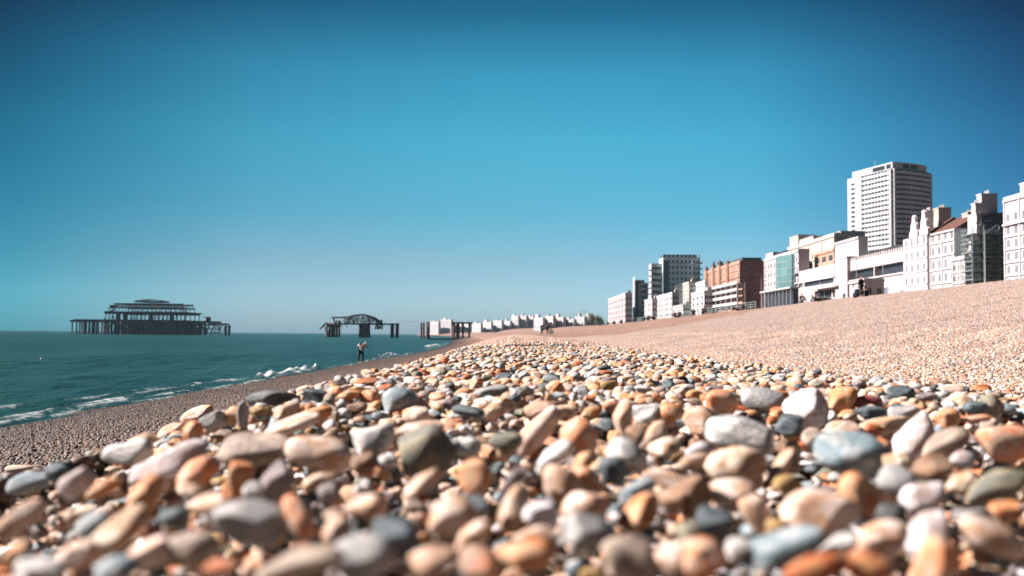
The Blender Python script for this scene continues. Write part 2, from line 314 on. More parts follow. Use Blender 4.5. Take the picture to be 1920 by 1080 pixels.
foam_strip(60, 110, -.2, .25, .02, .46, .5); foam_strip(88, 97, -.5, .6, .28, .74); foam_strip(110, 260, -.3, .5, .03, .5, 1); foam_strip(15, 26, .15, .3, .01, .48)
foam_strip(150, 190, -1.5, 1.2, .3, .6, 1); foam_strip(15, 120, .05, .16, .01, .60, .4)
fm = np_mesh('surf_foam', fv, ff); at = fm.attributes.new('dens', 'FLOAT', 'POINT'); at.data.foreach_set('value', np.array(fd, np.float32)); fm.materials.append(foam_mat())
fo = bpy.data.objects.new('surf_foam', fm); COL.objects.link(fo); tag(fo, 'white surf foam breaking in thin lines along the waterline', 'foam', kind='stuff')

# ------------------------------------------------------------------ shingle tiles (small stones of the whole beach)
def set_attr(me, name, typ, dom, data):
    a = me.attributes.new(name, typ, dom); a.data.foreach_set({'FLOAT':'value','INT':'value','FLOAT_VECTOR':'vector','FLOAT_COLOR':'color'}[typ], np.asarray(data).ravel())
def pick_cols(n, rg):
    k = rg.choice(len(PKEYS), n, p=PPROB)
    a = np.array([PCOL[x][0] for x in PKEYS])[k]; b = np.array([PCOL[x][1] for x in PKEYS])[k]
    a = np.clip(a*rg.uniform(.8, 1.12, (n, 1)), 0, .85)
    return k, a, b
def inst_object(name, protos, pts, rot, scl, which, extra, material):
    """one mesh holding prototype shapes (kind id) + loose points; a node group puts a shape on every point"""
    V, Fc, kid, pc, pp = [], [], [], [], []; n0 = 0
    for i, (v, f, c, p) in enumerate(protos):
        V.append(v); Fc.append(f+n0); kid.append(np.full(len(v), i+1)); n0 += len(v)
        pc.append(c if c is not None else np.ones((len(v), 3))); pp.append(p if p is not None else np.ones((len(v), 3)))
    npt = len(pts); V.append(pts); kid.append(np.zeros(npt)); pc.append(extra['pcol']); pp.append(extra['patch'])
    V = np.concatenate(V); Fc = np.concatenate(Fc); kid = np.concatenate(kid)
    me = np_mesh(name, V, Fc); nV = len(V)
    set_attr(me, 'kid', 'INT', 'POINT', kid.astype(np.int32))
    pad = lambda a, d: np.concatenate([np.zeros((nV-npt, d)), np.asarray(a, float).reshape(npt, d)]).astype(np.float32)
    set_attr(me, 'rot', 'FLOAT_VECTOR', 'POINT', pad(rot, 3)); set_attr(me, 'scl', 'FLOAT_VECTOR', 'POINT', pad(scl, 3))
    set_attr(me, 'which', 'INT', 'POINT', pad(which, 1).astype(np.int32)); set_attr(me, 'wet', 'FLOAT', 'POINT', pad(extra['wet'], 1))
    one = np.ones((nV, 1)); set_attr(me, 'pcol', 'FLOAT_COLOR', 'POINT', np.concatenate([np.concatenate(pc), one], 1).astype(np.float32))
    set_attr(me, 'patch', 'FLOAT_COLOR', 'POINT', np.concatenate([np.concatenate(pp), one], 1).astype(np.float32))
    me.materials.append(material)
    ob = bpy.data.objects.new(name, me); COL.objects.link(ob)
    ng = bpy.data.node_groups.new(name, 'GeometryNodeTree'); L = ng.links.new
    ng.interface.new_socket('Geometry', in_out='INPUT', socket_type='NodeSocketGeometry'); ng.interface.new_socket('Geometry', in_out='OUTPUT', socket_type='NodeSocketGeometry')
    gi = N(ng, 'NodeGroupInput'); go_ = N(ng, 'NodeGroupOutput')
    def named(nm, ty):
        q = N(ng, 'GeometryNodeInputNamedAttribute'); q.data_type = ty; q.inputs[0].default_value = nm
        return q.outputs[0]
    kidn = named('kid', 'INT'); geos = []
    def sepk(k):
        c = N(ng, 'FunctionNodeCompare'); c.data_type = 'INT'; c.operation = 'EQUAL'
        ii = [s for s in c.inputs if s.type == 'INT']; L(kidn, ii[0]); ii[1].default_value = k
        s = N(ng, 'GeometryNodeSeparateGeometry'); s.domain = 'POINT'; L(gi.outputs[0], s.inputs[0]); L(c.outputs[0], s.inputs[1]); return s.outputs[0]
    join = N(ng, 'GeometryNodeGeometryToInstance')
    for k in range(len(protos), 0, -1): L(sepk(k), join.inputs[0])
    iop = N(ng, 'GeometryNodeInstanceOnPoints')
    ptn = N(ng, 'GeometryNodeMeshToPoints'); L(sepk(0), ptn.inputs[0])
    L(ptn.outputs[0], iop.inputs['Points']); L(join.outputs[0], iop.inputs['Instance']); iop.inputs['Pick Instance'].default_value = True
    L(named('which', 'INT'), iop.inputs['Instance Index'])
    er = N(ng, 'FunctionNodeEulerToRotation'); L(named('rot', 'FLOAT_VECTOR'), er.inputs[0]); L(er.outputs[0], iop.inputs['Rotation']); L(named('scl', 'FLOAT_VECTOR'), iop.inputs['Scale'])
    L(iop.outputs[0], go_.inputs[0])
    md = ob.modifiers.new('scatter', 'NODES'); md.node_group = ng
    return ob
def euler_mats(e):
    cx, sx, cy, sy, cz, sz = np.cos(e[:,0]), np.sin(e[:,0]), np.cos(e[:,1]), np.sin(e[:,1]), np.cos(e[:,2]), np.sin(e[:,2])
    M = np.empty((len(e), 3, 3))
    M[:,0,0]=cy*cz; M[:,0,1]=sx*sy*cz-cx*sz; M[:,0,2]=cx*sy*cz+sx*sz
    M[:,1,0]=cy*sz; M[:,1,1]=sx*sy*sz+cx*cz; M[:,1,2]=cx*sy*sz-sx*cz
    M[:,2,0]=-sy; M[:,2,1]=sx*cy; M[:,2,2]=cx*cy
    return M
tiles = []
V1, F1 = ICO[1]; shp = [pebble_shape(V1, rng, .9) for _ in range(14)]
NT = 7
for q in range(NT):
    n = 1650; L_ = rng.gamma(8, .0019, n)+.005; L_ = np.clip(L_, .010, .044)          # half lengths
    S = np.stack([L_, L_*rng.uniform(.6, .95, n), L_*rng.uniform(.35, .75, n)], 1)
    E = np.stack([rng.normal(0, .35, n), rng.normal(0, .35, n), rng.uniform(0, 6.28, n)], 1)
    C = np.stack([rng.uniform(-.5, .5, n), rng.uniform(-.5, .5, n), rng.uniform(-.012, .016, n)+S[:,2]*.3], 1)
    k, ca, cb = pick_cols(n, rng)
    mc = np.array([.46, .37, .32]); mc = mc*.36*np.array([1.0, .97, 1.0]); kb = .58 if q < 3 else .3 if q < 5 else .05; ca = ca*(1-kb)+mc*kb; cb = cb*(1-kb)+mc*kb
    Mx = euler_mats(E); sh = np.stack([shp[i] for i in rng.integers(0, 14, n)])
    vv = np.einsum('nij,nvj->nvi', Mx, sh*S[:, None, :])+C[:, None, :]
    fx = F1[None]+(np.arange(n)*len(V1))[:, None, None]
    tiles.append((vv.reshape(-1, 3), fx.reshape(-1, 3), np.repeat(ca, len(V1), 0), np.repeat(cb, len(V1), 0)))
tp = []
for y in np.arange(-3.5, 88, 1.0):
    for u in np.arange(-12.5, 27.9, 1.0):
        x = float(xof(np.array(u), y))
        if -1.2 < u < 2.1 and -1.0 < y < 13.9: continue
        if abs(x) > .62*abs(y)+5: continue
        tp.append((x, y))
tp = np.array(tp); gz = (ground(tp[:,0]+.5, tp[:,1])+ground(tp[:,0]-.5, tp[:,1]))/2+.006
sx = ground(tp[:,0]+.5, tp[:,1])-ground(tp[:,0]-.5, tp[:,1]); sy = (ground(tp[:,0], tp[:,1]+.3)-ground(tp[:,0], tp[:,1]-.3))/.6
rots = []
for a, b in zip(sx, sy):
    nrm = Vector((-a, -b, 1)).normalized(); qd = Vector((0, 0, 1)).rotation_difference(nrm).to_matrix() @ Matrix.Rotation(random.randrange(4)*math.pi/2, 3, 'Z')
    rots.append(tuple(qd.to_euler()))
nt_ = len(tp); ut = tp[:,0]
wet = np.clip(1-(gz-(-2.1))/.85, 0, 1)**.7*(ut < -3)
wet = np.clip(np.where(ut < -1, .82+.2*wet, 0)+rng.uniform(-.04, .04, nt_), 0, 1)
to = inst_object('shingle', tiles, np.column_stack([tp, gz]), rots, np.ones((nt_, 3))*1.02, np.where(ut < -1, rng.integers(5, 7, nt_), np.where((ut < 6)|((ut < 11)&(rng.random(nt_) < .5)), rng.integers(3, 5, nt_), rng.integers(0, 3, nt_))),
     dict(pcol=np.ones((nt_, 3)), patch=np.ones((nt_, 3)), wet=wet), M_PTILE)
tag(to, 'small loose pebbles covering the whole sloping beach', 'shingle', kind='stuff')

# ------------------------------------------------------------------ traced pebbles of the foreground: cx, cy, long px, short px, tilt, colour
TR = """320 870 140 58 20 lilac|143 907 66 45 40 lilac|240 850 100 42 15 white|483 847 132 60 0 beige|447 902 52 72 0 orange|600 850 118 60 -15 pinkwhite
373 887 82 50 35 salmon|360 921 60 24 -15 cream|513 907 76 50 50 mauve|477 923 34 38 0 white|403 953 84 40 -5 pinkwhite|470 975 124 66 -15 grey
560 973 86 40 -60 salmon|273 930 78 46 60 orange|213 1007 142 50 42 cream|180 990 66 60 0 bluegrey|37 973 96 42 40 tan|27 1037 62 24 50 orange
280 1040 78 45 20 pinkwhite|353 1030 112 60 20 beige|73 1072 92 46 0 white|220 1069 76 46 10 bluegrey|567 1063 152 62 15 beige|633 1000 52 58 0 tan
60 903 82 36 15 bluegrey|43 880 58 18 0 tan|10 925 54 28 10 beige|193 915 62 30 30 orange|327 970 52 32 10 slate|597 900 66 24 25 cream|617 921 38 24 10 mauve
625 970 44 28 15 tan|363 817 32 52 0 orange|110 888 42 30 0 slate|140 1046 92 46 20 pinkwhite|417 1066 62 32 0 rust|512 750 96 34 -3 dark
400 787 44 36 0 grey|369 779 62 27 25 pinkwhite|456 776 20 46 0 grey|438 778 27 28 0 orange|484 770 34 18 10 ochre|592 744 48 28 -20 slate
316 808 56 19 30 tan|537 769 52 22 20 tan|547 797 104 27 20 pinkwhite|590 777 62 24 10 orange|270 825 54 22 20 cream|749 752 66 46 0 bluegrey
689 717 42 16 10 rust|654 714 20 18 0 white|781 780 50 30 -10 pinkwhite|921 737 62 24 10 grey|879 773 56 22 -4 slate|932 766 62 28 25 cream
1046 730 24 26 0 rust|946 706 30 14 0 slate|798 844 104 84 10 olive|700 827 84 52 15 white|728 866 38 25 0 white|784 806 92 26 8 pinkwhite
876 839 52 34 10 white|948 828 62 34 10 olive|1009 809 104 42 45 pinkwhite|1087 813 66 54 0 salmon|1168 785 34 74 -8 tan|1256 775 54 34 5 orange
1210 777 52 34 10 white|1178 852 78 52 -20 white|1150 882 50 46 0 slate|1041 856 78 40 30 white|1094 866 52 30 40 orange|1052 909 76 60 -30 tan
1104 901 54 38 -35 salmon|893 893 62 60 -50 orange|791 908 78 32 40 tan|960 911 78 32 55 mauve|964 953 88 40 65 tan|1016 961 62 46 -20 lilac
1097 953 82 64 15 pinkwhite|1100 1002 84 54 -20 grey|1133 993 46 44 0 slate|1199 964 84 58 30 orange|1192 918 72 30 20 bluegrey|988 1036 104 58 -5 orange
900 1060 80 52 -20 salmon|805 1056 106 52 15 tan|745 1003 92 64 -10 slate|686 957 74 50 10 pinkwhite|848 967 88 64 20 pinkwhite|886 950 58 40 0 slate
680 1045 116 72 10 grey|886 1005 80 36 40 pinkwhite|1175 1038 92 68 -20 beige|1263 1047 62 52 10 pinkwhite|1256 900 74 30 -10 pinkwhite|1259 933 62 42 0 tan
1006 1003 80 30 5 pinkwhite|682 870 46 36 0 brown|1245 841 62 36 10 cream|1224 816 62 27 45 tan|1322 791 78 52 5 tan|1354 754 60 46 -35 salmon
1431 750 76 42 0 grey|1512 768 80 56 35 lilac|1579 753 50 52 0 orange|1628 754 54 26 -5 crimson|1632 773 56 23 0 slate|1695 737 56 28 0 slate
1389 816 120 62 -15 white|1379 869 110 60 10 cream|1375 925 90 44 0 pinkwhite|1600 858 132 80 -5 bluegrey|1713 820 100 46 45 lilac|1583 809 64 42 15 pinkwhite
1660 799 90 30 12 cream|1635 806 38 20 0 rust|1685 869 48 42 0 cream|1685 904 70 56 0 grey|1748 877 68 44 10 brown|1773 830 92 36 25 beige
1882 830 104 62 -8 salmon|1868 911 124 52 30 olive|1801 905 52 26 40 cream|1540 964 134 82 -5 pinkwhite|1611 929 92 66 -40 orange|1424 964 84 48 -50 tan
1459 992 44 36 0 ochre|1340 981 66 54 0 slate|1301 926 60 76 0 brown|1463 1027 154 46 25 bluegrey|1649 1011 100 56 10 pinkwhite|1572 1028 82 32 30 white
1533 1069 124 44 10 rust|1625 1060 72 50 0 rust|1737 999 94 62 62 lilac|1751 1053 88 62 70 salmon|1860 1010 134 62 -20 pinkwhite|1885 957 58 36 0 orange
1730 929 78 52 20 lilac|1667 968 62 46 0 dark|1822 969 66 28 5 grey|1315 1046 78 66 10 salmon|1389 1026 52 30 0 white|1294 1002 44 42 0 olive
1860 761 50 38 0 olive|1840 733 38 20 0 rust|1783 734 48 25 5 pinkwhite|1477 858 42 60 10 brown|1463 876 78 22 60 tan|1526 820 42 28 0 beige
1477 905 52 30 0 ochre|1656 837 32 16 0 orange|1829 768 48 26 0 slate|1776 784 42 32 10 orange|1829 785 56 14 5 salmon|1804 863 52 30 0 lilac
1695 777 62 28 5 grey|1312 842 52 28 0 lilac|1308 866 68 28 0 tan|1480 798 50 34 0 slate|1200 812 44 34 20 brown|1012 770 60 30 10 tan|1060 772 46 24 0 cream"""
TRACE = []
for row in TR.replace('\n', '|').split('|'):
    a = row.split(); TRACE.append([float(x) for x in a[:5]]+[a[5]])
RES = .005; HX0, HX1, HY0, HY1 = -1.35, 2.25, .28, 14.3
nx, ny = int((HX1-HX0)/RES), int((HY1-HY0)/RES)
gx = HX0+(np.arange(nx)+.5)*RES; gy = HY0+(np.arange(ny)+.5)*RES
GX, GY = np.meshgrid(gx, gy); G0 = ground(GX, GY).astype(np.float32); H = (G0-hollow(GY)).astype(np.float32)
def patch(x, y, a, b, yaw):
    i0, i1 = max(0, int((x-a-HX0)/RES)), min(nx, int((x+a-HX0)/RES)+2); j0, j1 = max(0, int((y-a-HY0)/RES)), min(ny, int((y+a-HY0)/RES)+2)
    if i1-i0 < 2 or j1-j0 < 2: return None
    dx = gx[i0:i1][None]-x; dy = gy[j0:j1][:, None]-y; c, s = math.cos(yaw), math.sin(yaw)
    r2 = ((dx*c+dy*s)/a)**2+((-dx*s+dy*c)/b)**2
    return slice(j0, j1), slice(i0, i1), r2
TA = None
placed = []                       # x, y, z, a, b, c, ex, ey, yaw
def drop(n, lo, hi, y0, y1, cap):
    for _ in range(n):
        y = math.sqrt(random.uniform(y0*y0, y1*y1)) if y1 < 4 else random.uniform(y0, y1)
        hw = .60*y+.5; x = random.uniform(max(HX0+.05, -hw), min(HX1-.05, hw))
        L_ = random.uniform(lo, hi); a, b, c = L_, L_*random.uniform(.62, .95), L_*random.uniform(.42, .78); yaw = random.uniform(0, math.pi)
        pt = patch(x, y, a, b, yaw)
        if pt is None: continue
        sj, si, r2 = pt; ins = r2 < .8
        if not ins.any(): continue
        prof = c*np.sqrt(np.clip(1-r2, 0, 1)); h = H[sj, si]
        z = float((h+prof*.82)[ins].max()); g = float(G0[sj, si][ins].mean())
        if z+c > g+cap(y)+random.uniform(-.012, .012): continue
        if TA is not None and y < 7:      # do not cover the stones traced from the view behind this one
            px, py = PX((x, y, z+c*.4))
            if ((np.abs(TA[:, 0]-px) < .42*TA[:, 2]+.5*F*b/y) & (py-TA[:, 1] < .30*TA[:, 3]+3) & (py-TA[:, 1] > -.6*TA[:, 3]) & (TA[:, 4] > y)).any(): continue
        H[sj, si] = np.where(r2 < 1, np.maximum(h, z+prof), h)
        placed.append((x, y, z, a, b, c, random.gauss(0, .22), random.gauss(0, .22), yaw))
low = lambda y: -.125+.125*float(sstep(1.7, 2.6, y))
drop(9500, .016, .034, .35, 3.2, low)
drop(12000, .014, .036, 3.0, 14.2, lambda y: -.002)
traced = []
for cx, cy, wl, hs, ang, colr in TRACE:
    d = ray(cx, cy); Y = 2.
    for _ in range(12):
        b = hs/2/F*Y; x = d.x/d.y*Y; zt = float(ground(x, Y))-.004+.25*b; Y = .5*Y+.5*min(zt/(d.z/d.y), 12) if d.z < 0 else 4
    p = d*(Y/d.y); a, b = wl/2/F*Y, hs/2/F*Y
    c = .5*(min(a, b*1.6)+b)*random.uniform(.85, 1.1)
    traced.append((p, a, b, c, ang, colr, cx, cy))
    rr = math.hypot(a*math.cos(R(ang)), b*math.sin(R(ang))); hh = math.hypot(a*math.sin(R(ang)), b*math.cos(R(ang)))
    pt = patch(p.x, p.y, max(rr, c), 1, 0)
    if pt is None: continue
    sj, si, _r = pt; dx = (gx[si][None]-p.x)/rr; dy = (gy[sj][:, None]-p.y)/c; r2 = dx*dx+dy*dy
    H[sj, si] = np.where(r2 < 1, np.maximum(H[sj, si], p.z+hh*np.sqrt(np.clip(1-r2, 0, 1))), H[sj, si])
TA = np.array([(t[6], t[7], t[1]*2*F/t[0].y, t[2]*2*F/t[0].y, t[0].y) for t in traced])
for p, a, b, c, ang, colr, cx, cy in traced:      # smaller stones that carry each big one
    g_ = float(ground(p.x, p.y)); z = p.z-math.hypot(a*math.sin(R(ang)), b*math.cos(R(ang)))*.75; lvl = 0
    while z > g_-.15 and lvl < 6:
        for k_ in range(2 if lvl < 2 else 3):
            s_ = min(a, c, .03)*random.uniform(.55, .8); th = random.uniform(0, 6.28)
            placed.append((p.x+a*.38*math.cos(th)*math.cos(R(ang)), p.y+c*.4*abs(math.sin(th))+.004, z-s_*.4, s_, s_*.85, s_*.65, random.gauss(0, .3), random.gauss(0, .3), random.uniform(0, 3)))
        z -= .022; lvl += 1
up = lambda y: -.105+.119*float(sstep(1.7, 2.6, y))
drop(4600, .016, .032, .35, 1.9, up); drop(4200, .022, .040, 1.7, 4.2, up); drop(7000, .012, .028, 1.7, 4.2, up)
drop(4500, .024, .046, 4.0, 14.2, lambda y: .014); drop(15000, .013, .030, 3.8, 14.2, lambda y: .008); drop(1800, .010, .018, .4, 3.5, low)
placed = np.array(placed)
# the fill stones that show largest become things of their own
cand = []
for i, q in enumerate(placed):
    if q[1] > 4.5: continue
    px, py = PX(q[:3])
    if not (-10 < px < 1930 and 640 < py < 1090): continue
    j, k_ = int((q[1]-HY0)/RES), int((q[0]-HX0)/RES)
    if H[j, k_] > q[2]+q[5]+.004: continue
    if q[2]+q[5]*.5 < ground(q[0], q[1])-.02: continue
    sz = F*q[3]*2/q[1]
    if any(abs(px-t[6]) < .42*sz+10 and abs(py-t[7]) < 22 for t in traced): continue
    cand.append((sz, i, px, py))
cand.sort(reverse=True); NIND = 300-len(traced)
cand = cand[:NIND]; chosen = {i for _, i, _, _ in cand}
protos = [(pebble_shape(ICO[2 if False else 4][0], rng), ICO[4][1], None, None) for _ in range(1)]
ICO[3] = ico(3)
protos = [(pebble_shape(ICO[3][0], rng), ICO[3][1], None, None) for _ in range(14)]
rest = placed[[i for i in range(len(placed)) if i not in chosen]]; n = len(rest)
k, ca, cb = pick_cols(n, rng)
ro = inst_object('beach_pebbles', protos, rest[:, :3], rest[:, 6:9], rest[:, 3:6], rng.integers(0, 14, n), dict(pcol=ca, patch=cb, wet=np.zeros(n)), M_PINS)
tag(ro, 'loose flint pebbles heaped along the crest of the beach', 'pebbles', kind='stuff')
# individual pebbles, with labels that relate them to landmark stones
SIG = {(749,752):('smooth blue-grey round pebble in sharp focus on the crest left of centre','the smooth blue-grey round pebble'),
 (512,750):('long dark flat slab of flint at the crest edge above the wet shingle','the long dark flint slab'),
 (798,844):('large round olive-grey pebble with soft edges left of centre','the large round olive pebble'),
 (1087,813):('pink-orange pyramid-shaped pebble standing up right of centre','the orange pyramid pebble'),
 (1178,852):('bright white rounded pebble leaning over a dark slate one','the bright white leaning pebble'),
 (1199,964):('orange-brown pointed pebble tilted up in a dark hollow','the orange pointed pebble'),
 (988,1036):('broad glowing orange pebble at the bottom centre edge','the broad orange bottom pebble'),
 (745,1003):('big round dark slate pebble, very blurred, low left of centre','the big round dark pebble'),
 (1600,858):('large lumpy blue-grey flint nodule with dark underside on the right','the lumpy blue-grey nodule'),
 (1628,754):('crimson red flat pebble lying on a dark slate one','the crimson flat pebble'),
 (1713,820):('long lilac-white oval pebble tilted upright on the right','the long lilac-white oval'),
 (1379,869):('cream-yellow lumpy pebble below a large white one','the cream-yellow lumpy pebble'),
 (1389,816):('large chalky white lumpy pebble above the cream-yellow one','the large chalky white pebble'),
 (1540,964):('very large pale pinkish pebble with a smooth top, low right','the very large pale pebble'),
 (1882,830):('large salmon pink pebble at the far right edge','the large salmon pebble'),
 (1868,911):('long olive-grey pebble slanting up at the right edge','the long olive slanting pebble'),
 (1463,1027):('long blue-grey pebble slanting up at the bottom right','the long slanting blue-grey pebble'),
 (1737,999):('tall lilac-white pebble with an orange band, bottom right','the tall banded lilac pebble'),
 (1533,1069):('rust-brown broad pebble cut by the bottom edge at right','the rust-brown bottom pebble'),
 (470,975):('big smooth grey pebble beside a pinkish white cap, lower left','the big smooth grey pebble'),
 (213,1007):('long cream pebble slanting steeply up at lower left','the long slanting cream pebble'),
 (320,870):('long lilac-white pebble near the left crest edge','the long left lilac pebble'),
 (600,850):('large pinkish white pebble sloping down to a dark hollow','the large pinkish white pebble'),
 (483,847):('wide beige pebble with a small dark hole near its top','the wide beige pebble'),
 (567,1063):('wide beige pebble cut by the bottom edge left of centre','the wide beige bottom pebble'),
 (1168,785):('narrow tan pebble standing upright behind the white one','the upright narrow tan pebble'),
 (180,990):('rounded blue-grey pebble in a dark hollow, lower left','the left blue-grey pebble'),
 (1009,809):('long pinkish pebble slanting up at the centre','the long slanting pink pebble')}
used = {v[0] for v in SIG.values()}
def rel(dx, dy):
    ax, ay = abs(dx), abs(dy)
    if ax > 2.2*ay: s = 'left of' if dx < 0 else 'right of'
    elif ay > 2.2*ax: s = 'above' if dy < 0 else 'below'
    else: s = ('up' if dy < 0 else 'down')+(' left of' if dx < 0 else ' right of')
    return ('just ' if math.hypot(dx, dy) < 110 else '')+s
def auto_label(px, py, wl, hs, ang, colr):
    ar = max(wl, hs)/max(1, min(wl, hs)); shape = 'long' if ar > 2.1 else 'oval' if ar > 1.35 else 'round'
    size = 'large' if wl*hs > 4600 else 'small' if wl*hs < 1300 else 'medium'
    cw = PCOL[colr][2]
    lm = sorted(SIG.items(), key=lambda s: math.hypot(s[0][0]-px, (s[0][1]-py)*1.3))
    lm = [l for l in lm if math.hypot(l[0][0]-px, l[0][1]-py) > 8]
    til = ', tilted up' if 25 < ang % 180 < 155 and ar > 1.3 else ''
    for q in range(10):
        l = f'{size} {cw} {shape} pebble {rel(px-lm[q][0][0], py-lm[q][0][1])} {lm[q][1][1]}'
        for c in ((l,) if not til else (l, l.replace(' pebble', ' pebble standing tilted', 1))):
            if c not in used and len(c.split()) <= 16: used.add(c); return c
    c = l+' nearby'; used.add(c); return c
NP = 0
def add_pebble(loc, M3, s, colr, label, base=None):
    global NP
    v = pebble_shape(ICO[4][0], rng, 1.1)*np.array(s)
    me = np_mesh('pebble', v, ICO[4][1]); me.materials.append(M_PEB)
    # texture space stays independent of the stone's size: unit-scale mesh, scaled object
    me.vertices.foreach_set('co', (v/np.array(s)).astype(np.float32).ravel()); me.update()
    o = bpy.data.objects.new('pebble', me); COL.objects.link(o)
    o.matrix_world = Matrix.Translation(loc) @ M3.to_4x4() @ Matrix.Diagonal((*s, 1))
    f_ = random.uniform(.9, 1.08); c1, c2, _ = PCOL[colr]
    o.color = (*[min(.85, x*f_) for x in c1], 1); o['patch'] = [*c2]
    tag(o, label, 'pebble', 'large loose pebbles in the foreground'); NP += 1
for p, a, b, c, ang, colr, cx, cy in traced:
    an = R(ang); Lx = Vector((math.cos(an), 0, math.sin(an))); Sx = Vector((-math.sin(an), 0, math.cos(an)))
    M3 = Matrix((Lx, Vector((0, 1, 0)), Sx)).transposed()
    M3 = Matrix.Rotation(random.uniform(-.25, .25), 3, 'Z') @ M3 @ Matrix.Rotation(random.uniform(.05, .35), 3, 'X')
    lab = SIG[(int(cx), int(cy))][0] if (int(cx), int(cy)) in SIG else auto_label(cx, cy, 2*a*F/p.y, 2*b*F/p.y, ang, colr)
    add_pebble(p, M3, (a*1.1, c*1.05, b*1.1), colr, lab)
for sz, i, px, py in cand:
    q = placed[i]; colr = PKEYS[int(rng.choice(len(PKEYS), p=PPROB))]
    add_pebble(Vector(q[:3]), Euler(q[6:9]).to_matrix(), q[3:6], colr, auto_label(px, py, sz, F*q[5]*2.1/q[1], 0, colr))
print('pebbles', len(traced), len(cand), 'fill', n, 'tiles', nt_)

# ------------------------------------------------------------------ buildings
W_WHITE = mat('white_render', (.66,.61,.62), .8, .10, .15); W_PINK = mat('pink_white_render', (.62,.54,.54), .85, .12, .15)
W_CREAM = mat('cream_render', (.62,.54,.46), .85, .15, .2); W_CONC = mat('concrete', (.62,.60,.60), .85, .15, .2)
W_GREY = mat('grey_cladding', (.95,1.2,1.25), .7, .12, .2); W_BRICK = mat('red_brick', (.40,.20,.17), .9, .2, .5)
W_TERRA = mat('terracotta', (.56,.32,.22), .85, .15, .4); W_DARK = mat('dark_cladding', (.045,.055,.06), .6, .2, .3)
W_ROOF = mat('brown_roof_tiles', (.16,.07,.05), .85, .25, .8); W_SLATE = mat('slate_roof', (.10,.11,.12), .7, .2, .6)
W_TEAL = mat('teal_glass', (.14,.30,.29), .25, .2, .2, .5); W_GREEN = mat('green_grey_panel', (.12,.17,.16), .7, .3, .4)
GLASS = mat('window_glass', (.045,.05,.06), .35, .3, .3, .25); FRAME = mat('window_frame', (.70,.68,.66), .6, .05, 1); IRON = mat('dark_iron', (.13,.10,.10), .8, .4, 1.2)
RUST = mat('rusted_iron', (.24,.12,.10), .85, .5, .6); RAIL = mat('painted_railing', (.34,.42,.42), .5, .1, 1)
GLASSL = mat('pale_window_glass', (.20,.20,.25), .3, .25, .4, .6)
def facade(B, o, du, n, Wd, Ht, opens, dep, m=0):
    dep = min(dep, .10) if dep < .3 else dep; o = Vector(o); du = Vector(du); n = Vector(n); dz = Vector((0, 0, 1))
    us = sorted({0., Wd}|{a for q in opens for a in q[:2]}); vs = sorted({0., Ht}|{a for q in opens for a in q[2:4]})
    pt = lambda u, v, d=0: o+du*u+dz*v-n*d
    for i in range(len(us)-1):
        for j in range(len(vs)-1):
            cu, cv = (us[i]+us[i+1])/2, (vs[j]+vs[j+1])/2
            if any(a < cu < b and c < cv < d for a, b, c, d in opens): continue
            B.quad(pt(us[i], vs[j]), pt(us[i+1], vs[j]), pt(us[i+1], vs[j+1]), pt(us[i], vs[j+1]), m)
    for a, b, c, d in opens:
        B.quad(pt(a, c), pt(a, d), pt(a, d, dep), pt(a, c, dep), m); B.quad(pt(b, c), pt(b, d), pt(b, d, dep), pt(b, c, dep), m)
        B.quad(pt(a, c), pt(b, c), pt(b, c, dep), pt(a, c, dep), m); B.quad(pt(a, d), pt(b, d), pt(b, d, dep), pt(a, d, dep), m)
def window_mesh(wd, ht, bars, glass):
    """local: x along the wall, y outward (-) / inward (+), z up; origin at lower left, y=0 at the wall plane"""
    B = MB(); e = .1; B.box(-.01, wd+.01, .09, .12, -.01, ht+.01, 1)
    B.box(0, e, .05, .09, 0, ht); B.box(wd-e, wd, .05, .09, 0, ht); B.box(e, wd-e, .05, .09, 0, e); B.box(e, wd-e, .05, .09, ht-e, ht)
    for k_ in range(bars): x = wd*(k_+1)/(bars+1); B.box(x-.04, x+.04, .055, .09, e, ht-e)
    B.box(-.12, wd+.12, -.06, .02, -.14, -.02, 0)
    o = B.build('window', [FRAME, glass]); return o
def win_set(root, corner, face, opens, bars=1, glass=None):
    """one shared window mesh per opening size; face 'front' looks to -X, 'end' looks to -Y"""
    glass = glass or GLASS; cache = {}
    for a, b, c, d in opens:
        key = (round(b-a, 2), round(d-c, 2))
        if key in cache: o = cache[key].copy(); COL.objects.link(o)
        else: o = window_mesh(b-a, d-c, bars, glass); cache[key] = o
        o.parent = root
        if face == 'front':          # wall runs along -Y when seen from the sea: local x -> -Y, local y -> +X
            o.rotation_euler = (0, 0, -math.pi/2); o.location = Vector(corner)+Vector((0, -a, c))
        else: o.rotation_euler = (0, 0, 0); o.location = Vector(corner)+Vector((a, 0, c))
def wgrid(Wd, cols, rows, ww, wh, v0, dv, m0=None):
    if cols == 0 or rows == 0: return []
    sp = Wd/cols; return [((i+.5)*sp-ww/2, (i+.5)*sp+ww/2, v0+j*dv, v0+j*dv+wh) for i in range(cols) for j in range(rows)]
